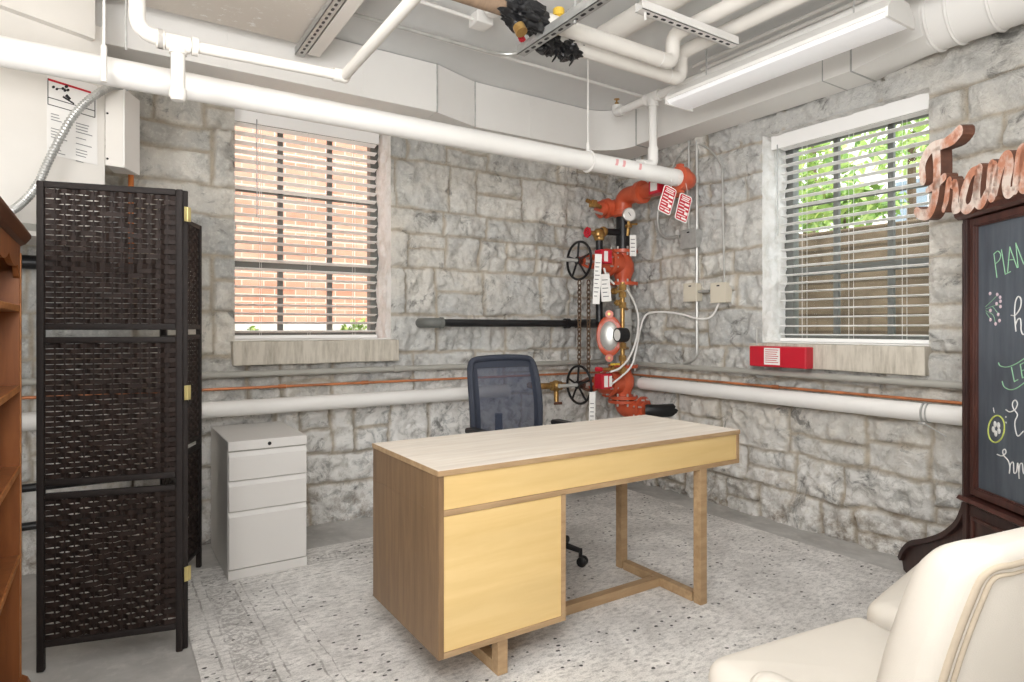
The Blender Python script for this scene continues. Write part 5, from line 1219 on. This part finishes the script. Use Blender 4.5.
def papertag(name, label, c, w, h, rot, tilt, cat='tag', mat='paper'):
    Mx = Matrix.Translation(Vector(c)) @ Matrix.Rotation(rot, 4, 'Z') @ Matrix.Rotation(tilt, 4, 'Y')
    t = thing(name, label, cat, c)
    bm = nb(); box(bm, -w/2, w/2, -.001, .001, -h, 0, 0, Mx); o = obj('sheet', bm, M[mat], t, 0)
    return t, o, Mx
t, o, Mx = papertag('paper_tag', 'long white paper tag hanging beside the upper red switch', at_y(598.5, 254, RY-.2), .05, .36, -.6, .05)
for k in range(9):
    bm = nb(); box(bm, -.018, .016-(k % 3)*.006, -.0018, -.0011, -.06-k*.03-.006, -.06-k*.03, 0, Mx); obj('printed_line', bm, M['ink'], t, 0)
t, o, Mx = papertag('paper_tag', 'wide white paper tag below the upper red switch', at_y(604.5, 274, RY-.19), .075, .2, -.35, -.08)
for k in range(5):
    bm = nb(); box(bm, -.025, .02-(k % 2)*.01, -.0018, -.0011, -.04-k*.03-.006, -.04-k*.03, 0, Mx); obj('printed_line', bm, M['ink'], t, 0)
t, o, Mx = papertag('paper_tag', 'white paper tag hanging beneath the small gauge', at_y(633, 235, RY-.16), .05, .16, -.5, 0)
for k in range(4):
    bm = nb(); box(bm, -.018, .014, -.0018, -.0011, -.03-k*.03-.006, -.03-k*.03, 0, Mx); obj('printed_line', bm, M['ink'], t, 0)
t, o, Mx = papertag('paper_tag', 'white paper tag hanging from the lower red switch down to the desk', at_y(592.5, 392, RY-.17), .045, .36, -.5, .02)
for k in range(8):
    bm = nb(); box(bm, -.015, .012, -.0018, -.0011, -.08-k*.03-.006, -.08-k*.03, 0, Mx); obj('printed_line', bm, M['ink'], t, 0)
for (u, v, tl, w_) in ((668, 186, .33, 'left one of the pair of red tags hung from the white main pipe'), (683.5, 194, .28, 'right one of the pair of red tags hung from the white main pipe')):
    c = at_y(u+3, v+1, PYM-.075); W_, H_ = .105, .185
    Mx = Matrix.Translation(c) @ Matrix.Rotation(-.15, 4, 'Z') @ Matrix.Rotation(tl, 4, 'Y')
    t = thing('sign_tag', w_, 'tag', c, 0, 'red tags on the main pipe')
    bm = nb(); prism(bm, rpoly([(-W_/2, -H_), (W_/2, -H_), (W_/2, 0), (-W_/2, 0)], .02, 4), (0, 0, 0), (1, 0, 0), (0, 0, 1), (0, 1, 0), .002); bm.transform(Mx); obj('border', bm, M['paper'], t, 0)
    bm = nb(); prism(bm, rpoly([(-W_/2+.006, -H_+.006), (W_/2-.006, -H_+.006), (W_/2-.006, -.006), (-W_/2+.006, -.006)], .016, 4), (0, -.0012, 0), (1, 0, 0), (0, 0, 1), (0, 1, 0), .001); bm.transform(Mx); obj('plate', bm, M['redbox'], t, 0)
    bm = nb()
    for (a, b, z0_, z1_) in ((-.035, .035, -.022, -.016), (-.03, .03, -.034, -.028), (-.036, .036, -.046, -.04), (.0, .04, -.072, -.058), (-.04, -.006, -.068, -.062), (-.04, .0, -.088, -.082), (.005, .04, -.098, -.088), (-.04, .02, -.112, -.105), (.015, .042, -.135, -.115), (-.04, .0, -.13, -.124), (-.04, .03, -.15, -.144), (.0, .04, -.17, -.158), (-.04, -.01, -.168, -.162)):
        box(bm, a, b, -.0022, -.0014, z0_, z1_, 0, Mx)
    obj('lettering', bm, M['paper'], t, 0)
    bm = nb(); tube(bm, [Mx @ Vector((0, -.002, -.01)), Mx @ Vector((0, .0, .03)), Vector((c.x, PYM-.058, PZM-.01))], .0015, 5); obj('tie', bm, M['paper'], t)

# ------------------------------------------------------------------ electrical on the right wall
XE = 3.615
def vz(u, v, X=XE): return at_x(u, v, X)
a = vz(697, 135); b = vz(697, 360)
t = pipe('wall_conduit', 'long vertical steel conduit on the right wall running down to the grey pipe', 'conduit', [(XE, a.y, 2.63), (XE, a.y, 1.03), (XE-.0, a.y+.12, .985)], .0115, 'emt', .06, couplings=[((XE, a.y, 2.33), (0, 0, 1))], seg=10, cr=1.5)
a2 = vz(689, 140)
pipe('wall_conduit', 'shorter vertical steel conduit ending in the grey wall box', 'conduit', [(XE, a2.y, 2.63), (XE, a2.y, 1.96)], .0095, 'emt', seg=10)
pts = [vz(640+a/4.87, 130+b/4.87) for a, b in ((157, 190), (175, 145), (215, 95), (270, 70), (325, 85), (370, 130), (398, 185), (402, 260), (404, 420), (410, 680))]
bm = nb(); tube(bm, spl(pts+[vz(724, 284)], 7), .0075, 10); o = obj('arched_conduit', bm, M['emt']); tag(o, 'thin steel conduit arching over the red elbow and down to the right beige box', 'conduit')
pts = [vz(640+a/4.87, 130+b/4.87) for a, b in ((88, 395), (87, 450), (98, 500), (130, 525), (195, 517))]
bm = nb(); tube(bm, spl(pts, 7), .012, 10); o = obj('bent_conduit', bm, M['emt']); tag(o, 'short bent steel conduit curling into the grey wall box', 'conduit')
def ebox(name, label, u0, u1, v0, v1, mat, d=.04):
    A, B = vz(u0, v0, XE-d), vz(u1, v1, XE-d); t = thing(name, label, 'electrical box', (XE, (A.y+B.y)/2, B.z))
    bm = nb(); box(bm, XE-d, XE+.025, B.y, A.y, B.z, A.z, .004); obj('enclosure', bm, M[mat], t, 0)
    bm = nb(); box(bm, XE-d-.004, XE-d+.0005, B.y-.003, A.y+.003, B.z-.003, A.z+.003, .002); l_ = obj('cover', bm, M[mat], t, 0)
    bm = nb(); box(bm, XE-d-.0048, XE-d-.0035, (A.y+B.y)/2-.012, (A.y+B.y)/2+.012, A.z-.024, A.z-.014); obj('print', bm, M['inkb'], l_, 0)
    return t
ebox('junction_box', 'left beige electrical box on the right wall', 684, 696.5, 284, 301, 'beige')
ebox('junction_box', 'right beige electrical box on the right wall, nearer the window', 711, 726, 283.5, 302, 'beige')
ebox('junction_box', 'grey metal electrical box on the right wall above the beige ones', 681, 696, 231, 247, 'galv', .04)
A = vz(697, 292); B = vz(711, 292); bm = nb(); tube(bm, [(XE-.02, A.y+.0, A.z), (XE-.02, B.y, A.z)], .010, 10); o = obj('conduit_nipple', bm, M['galv']); tag(o, 'short conduit joining the two beige wall boxes', 'conduit')
t = thing('alarm_box', 'long red alarm box with a white notice under the right window', 'alarm box', (3.52, 2.385, 1.0))
bm = nb(); box(bm, 3.50, 3.575, 2.175, 2.565, 1.005, 1.135, .006); obj('enclosure', bm, M['redbox'], t, 0)
bm = nb(); box(bm, 3.494, 3.5005, 2.178, 2.562, 1.008, 1.132, .003); l_ = obj('door', bm, M['redbox'], t, 0)
bm = nb(); box(bm, 3.4925, 3.4945, 2.345, 2.455, 1.02, 1.125); st_ = obj('notice', bm, M['paper'], l_, 0, label='white paper notice')
bm = nb()
for k in range(7): 
    z = 1.115-k*.013; box(bm, 3.4915, 3.4926, 2.355+(k % 3)*.006, 2.446, z-.004, z, 0)
obj('lettering', bm, M['redbox'], st_, 0)
bm = nb(); tube(bm, [(3.58, at_x(757, 330, 3.58).y, 1.138), (3.58, at_x(757, 330, 3.58).y, 1.25)], .008, 8); obj('conduit_stub', bm, M['emt'], t)

# ------------------------------------------------------------------ air handler corner at the far left
e0 = Vector((.0, 3.45, 0)); ed = Vector((.9, .436, 0)).normalized(); en = Vector((ed.y, -ed.x, 0))
ah = thing('air_handler', 'tall white air handling unit hung at the far left behind the folding screen', 'air handler', (-.3, 3.5, 1.64))
def EW(t_, d_): p = e0+ed*t_+en*d_; return (p.x, p.y)
bm = nb(); prism(bm, [EW(-1.1, 0), EW(0, 0), EW(0.02, -.35), EW(-1.1, -.35)], (0, 0, 1.64), (1, 0, 0), (0, 1, 0), (0, 0, 1), .99); obj('cabinet', bm, M['ivory'], ah, 0)
bm = nb(); prism(bm, [EW(-1.1, .04), EW(-.06, .04), EW(-.06, -.25), EW(-1.1, -.25)], (0, 0, 2.55), (1, 0, 0), (0, 1, 0), (0, 0, 1), .245); obj('plenum', bm, M['ivory'], ah, 0)
bm = nb(); prism(bm, [EW(-1.1, .003), EW(-.005, .003), EW(-.005, 0), EW(-1.1, 0)], (0, 0, 1.66), (1, 0, 0), (0, 1, 0), (0, 0, 1), .03); obj('lower_trim', bm, M['greypipe'], ah, 0)
def face_pt(u, v, off=.004):
    d = ray(u, v); q = e0+en*off; k = (q-CAM).dot(en)/d.dot(en); return CAM+d*k
def fquad(bm, pts, off):
    vs = [face_pt(u, v, off) for u, v in pts]; t_ = [bm.verts.new(p) for p in vs]; b_ = [bm.verts.new(p-en*.0012) for p in vs]
    bm.faces.new(t_); bm.faces.new(b_[::-1])
    for i in range(len(t_)): bm.faces.new((t_[i], b_[i], b_[(i+1) % len(t_)], t_[(i+1) % len(t_)]))
sh = thing('instruction_sheet', 'white instruction sheet with a red heading and drawing on the air handler', 'sign', face_pt(72, 160))
bm = nb(); fquad(bm, [(47, 70), (97, 86), (97.5, 165), (47, 154)], .003); obj('sheet', bm, M['paper'], sh, 0)
bm = nb(); fquad(bm, [(48, 78), (91, 91.5), (91, 93.5), (48, 80.2)], .0045); obj('red_heading', bm, M['redbox'], sh, 0)
bm = nb()
for (a, b) in (((48, 78), (48, 104)), ((48, 104), (95, 117.5)), ((95, 117.5), (95, 94)), ((48, 97), (95, 111))):
    dx, dy = b[0]-a[0], b[1]-a[1]; L_ = math.hypot(dx, dy); nx, ny = -dy/L_*.35, dx/L_*.35
    fquad(bm, [(a[0]-nx, a[1]-ny), (b[0]-nx, b[1]-ny), (b[0]+nx, b[1]+ny), (a[0]+nx, a[1]+ny)], .0047)
obj('drawing_border', bm, M['inkb'], sh, 0)
bm = nb()
for (u, v, r) in ((53.5, 87, 1.6), (57, 89, 1.4), (63, 88.5, 1.6), (66.5, 86.5, 1.8), (65, 90.5, 1.5), (68, 90, 1.6)):
    fquad(bm, [(u+r*math.cos(k*PI/5), v+r*.9*math.sin(k*PI/5)) for k in range(10)], .0047)
for (a, b, w_) in (((63, 96.5), (74, 104), .9), ((66, 95), (70, 99.5), 1.5), ((56, 88.5), (66, 89), .4)):
    dx, dy = b[0]-a[0], b[1]-a[1]; L_ = math.hypot(dx, dy); nx, ny = -dy/L_*w_, dx/L_*w_
    fquad(bm, [(a[0]-nx, a[1]-ny), (b[0]-nx, b[1]-ny), (b[0]+nx*.4, b[1]+ny*.4), (a[0]+nx, a[1]+ny)], .0047)
obj('drawing', bm, M['inkb'], sh, 0)
rr = random.Random(4)
for col in (51, 76):
    for k in range(15):
        v = 112+k*2.9+(col-47)*.26
        if rr.random() < .8:
            w_ = rr.uniform(7, 17); bm = nb(); fquad(bm, [(col, v), (col+w_, v+w_*.27), (col+w_, v+w_*.27+.7), (col, v+.7)], .0047); obj('printed_line', bm, M['ink'], sh, 0)
# control box on the corner
p0_ = Vector((.002, 3.43, 0)); p1_ = at_y(123, 100, 3.44); dr_ = Vector((.431, .913, 0)).normalized(); p1_.z = 0
p2_ = p1_+dr_*.155; zb0 = CH+(HY-167.5)*(p1_.dot(FW))/FPX; zb1 = CH+(HY-88.5)*(p1_.dot(FW))/FPX
bm = nb(); t = thing('control_box', 'grey metal control box beside the instruction sheet', 'electrical box', (p1_.x, p1_.y, zb0))
prism(bm, [(p0_.x, p0_.y), (p1_.x, p1_.y), (p2_.x, p2_.y), (p2_.x-.1, p2_.y)], (0, 0, zb0), (1, 0, 0), (0, 1, 0), (0, 0, 1), zb1-zb0, bev=.003); obj('enclosure', bm, M['ivory'], t, 0)
nn = Vector((dr_.y, -dr_.x, 0)); bm = nb(); prism(bm, [((p1_+nn*.001).x, (p1_+nn*.001).y), ((p1_+nn*.007).x, (p1_+nn*.007).y), ((p2_+nn*.007).x, (p2_+nn*.007).y), ((p2_+nn*.001).x, (p2_+nn*.001).y)], (0, 0, zb0+.001), (1, 0, 0), (0, 1, 0), (0, 0, 1), zb1-zb0-.002); obj('cover', bm, M['white'], t, 0)
bm = nb()
for z in (zb0+.03, zb1-.13): ball(bm, (p0_.x+.008, p0_.y-.001, z), .005, (1, .5, 1), 8, 6)
obj('screw', bm, M['lockm'], t)
# flexible metal conduit
def fx(u, v, off): p = face_pt(u, v, off); return p
fp = [(p1_.x+.01, p1_.y+.02, zb1+.01), fx(118, 86, .04), fx(108, 88, .07), fx(90, 99, .09), fx(74, 115, .09), fx(60, 138, .09), fx(48, 162, .09), fx(38, 184, .1), fx(22, 203, .12), fx(5, 213, .14), fx(-40, 224, .16)]
sp = spl(fp, 16); rad = [.0145 if i % 2 else .0175 for i in range(len(sp))]
dense = []
for a, b in zip(sp, sp[1:]):
    m = max(1, int(round((b-a).length/.0055))); dense += [a+(b-a)*k/m for k in range(m)]
bm = nb(); tube(bm, dense, [.0128 if i % 2 else .0175 for i in range(len(dense))], 12); t = obj('flexible_conduit', bm, M['galv'], smooth=20); tag(t, 'ribbed flexible metal conduit arching in front of the instruction sheet', 'conduit')
a = at_y(131, 180, 3.8); bm = nb(); tube(bm, fil([(a.x, 3.99, 1.6), (a.x, 3.8, 1.6), (a.x, 3.8, zb0+.08)], .06), .013, 12); o = obj('orange_tube', bm, M['orange']); tag(o, 'orange tube rising behind the folding screen below the control box', 'pipe')
a = at_y(115, 178, 3.72); bm = nb(); lathe(bm, [(.03, .0), (.045, .02), (.045, .22), (.035, .25), (.035, .32)], (a.x, 3.74, 1.62), (0, 0, 1), 20); tube(bm, fil([(a.x, 3.99, 1.56), (a.x, 3.74, 1.56), (a.x, 3.74, 1.63)], .05), .02, 12); o = obj('clear_trap', bm, M['clear']); tag(o, 'clear plastic condensate trap below the control box', 'pipe')

# ------------------------------------------------------------------ light
w = bpy.data.worlds.new('World'); S.world = w; w.use_nodes = True; nt = w.node_tree
sk = nt.nodes.new('ShaderNodeTexSky'); sk.sky_type = 'HOSEK_WILKIE'; sk.turbidity = 4; sk.sun_direction = Vector((-.35, -.5, .8)).normalized()
mxn = nt.nodes.new('ShaderNodeMix'); mxn.data_type = 'RGBA'; mxn.inputs[0].default_value = .75; mxn.inputs[7].default_value = (1, 1, 1, 1)
bg = nt.nodes['Background']; nt.links.new(sk.outputs[0], mxn.inputs[6]); nt.links.new(mxn.outputs[2], bg.inputs[0]); bg.inputs[1].default_value = 4.5
def lamp_obj(name, typ, energy, loc, rot, size=None, col=(1, 1, 1)):
    l = bpy.data.lights.new(name, typ); l.energy = energy; l.color = col
    if size: l.shape = 'RECTANGLE'; l.size, l.size_y = size
    o = bpy.data.objects.new(name, l); COL.objects.link(o); o.location = loc; o.rotation_euler = rot; return o
sun = lamp_obj('sun', 'SUN', 2.8, (0, 0, 10), (0, 0, 0), col=(1, .96, .9)); sun.rotation_euler = Vector((.35, .5, -.8)).to_track_quat('-Z', 'Y').to_euler(); sun.data.angle = .02
lamp_obj('fluorescent_light', 'AREA', 6, ((lx0+lx1)/2, (ly0+ly1)/2, lz-.02), (0, 0, 0), (.2, 1.15), (1, .99, .98))
for (x, y, z, e, tgt, sz) in ((.1, .2, 1.95, 56, (1.9, 2.2, 2.95), .9), (-1.0, 1.0, 1.5, 20, (-.6, 1.8, 2.95), .8), (-2.0, -.8, 1.4, 96, (1.8, 2.9, 1.8), 1.8)):  # unseen fill panels, added to brighten ceiling and walls; no fixtures there
    lamp_obj('fill_light', 'AREA', e, (x, y, z), (Vector(tgt)-Vector((x, y, z))).to_track_quat('-Z', 'Y').to_euler(), (sz, sz), (1, .992, .985))
lamp_obj('fill_light', 'AREA', 7, (.3, .9, 2.8), (0, 0, 0), (1.4, 1.4), (1, .992, .985))  # added overhead fill out of view, not an existing fixture

# ------------------------------------------------------------------ camera and view
cam = bpy.data.cameras.new('camera'); co_ = bpy.data.objects.new('camera', cam); COL.objects.link(co_); S.camera = co_
co_.location = CAM; co_.rotation_euler = (PI/2, 0, -YAW)
cam.sensor_fit = 'HORIZONTAL'; cam.sensor_width = 36; cam.lens = 36*FPX/1024; cam.shift_y = -(341-HY)/1024; cam.clip_start = .05
S.view_settings.view_transform = 'Standard'; S.view_settings.look = 'None'; S.view_settings.exposure = .04; S.view_settings.gamma = 1; S.view_settings.use_curve_mapping = False
S.cycles.use_denoising = True; S.cycles.max_bounces = 8; S.cycles.diffuse_bounces = 5; S.cycles.transparent_max_bounces = 12; S.cycles.sample_clamp_indirect = 4
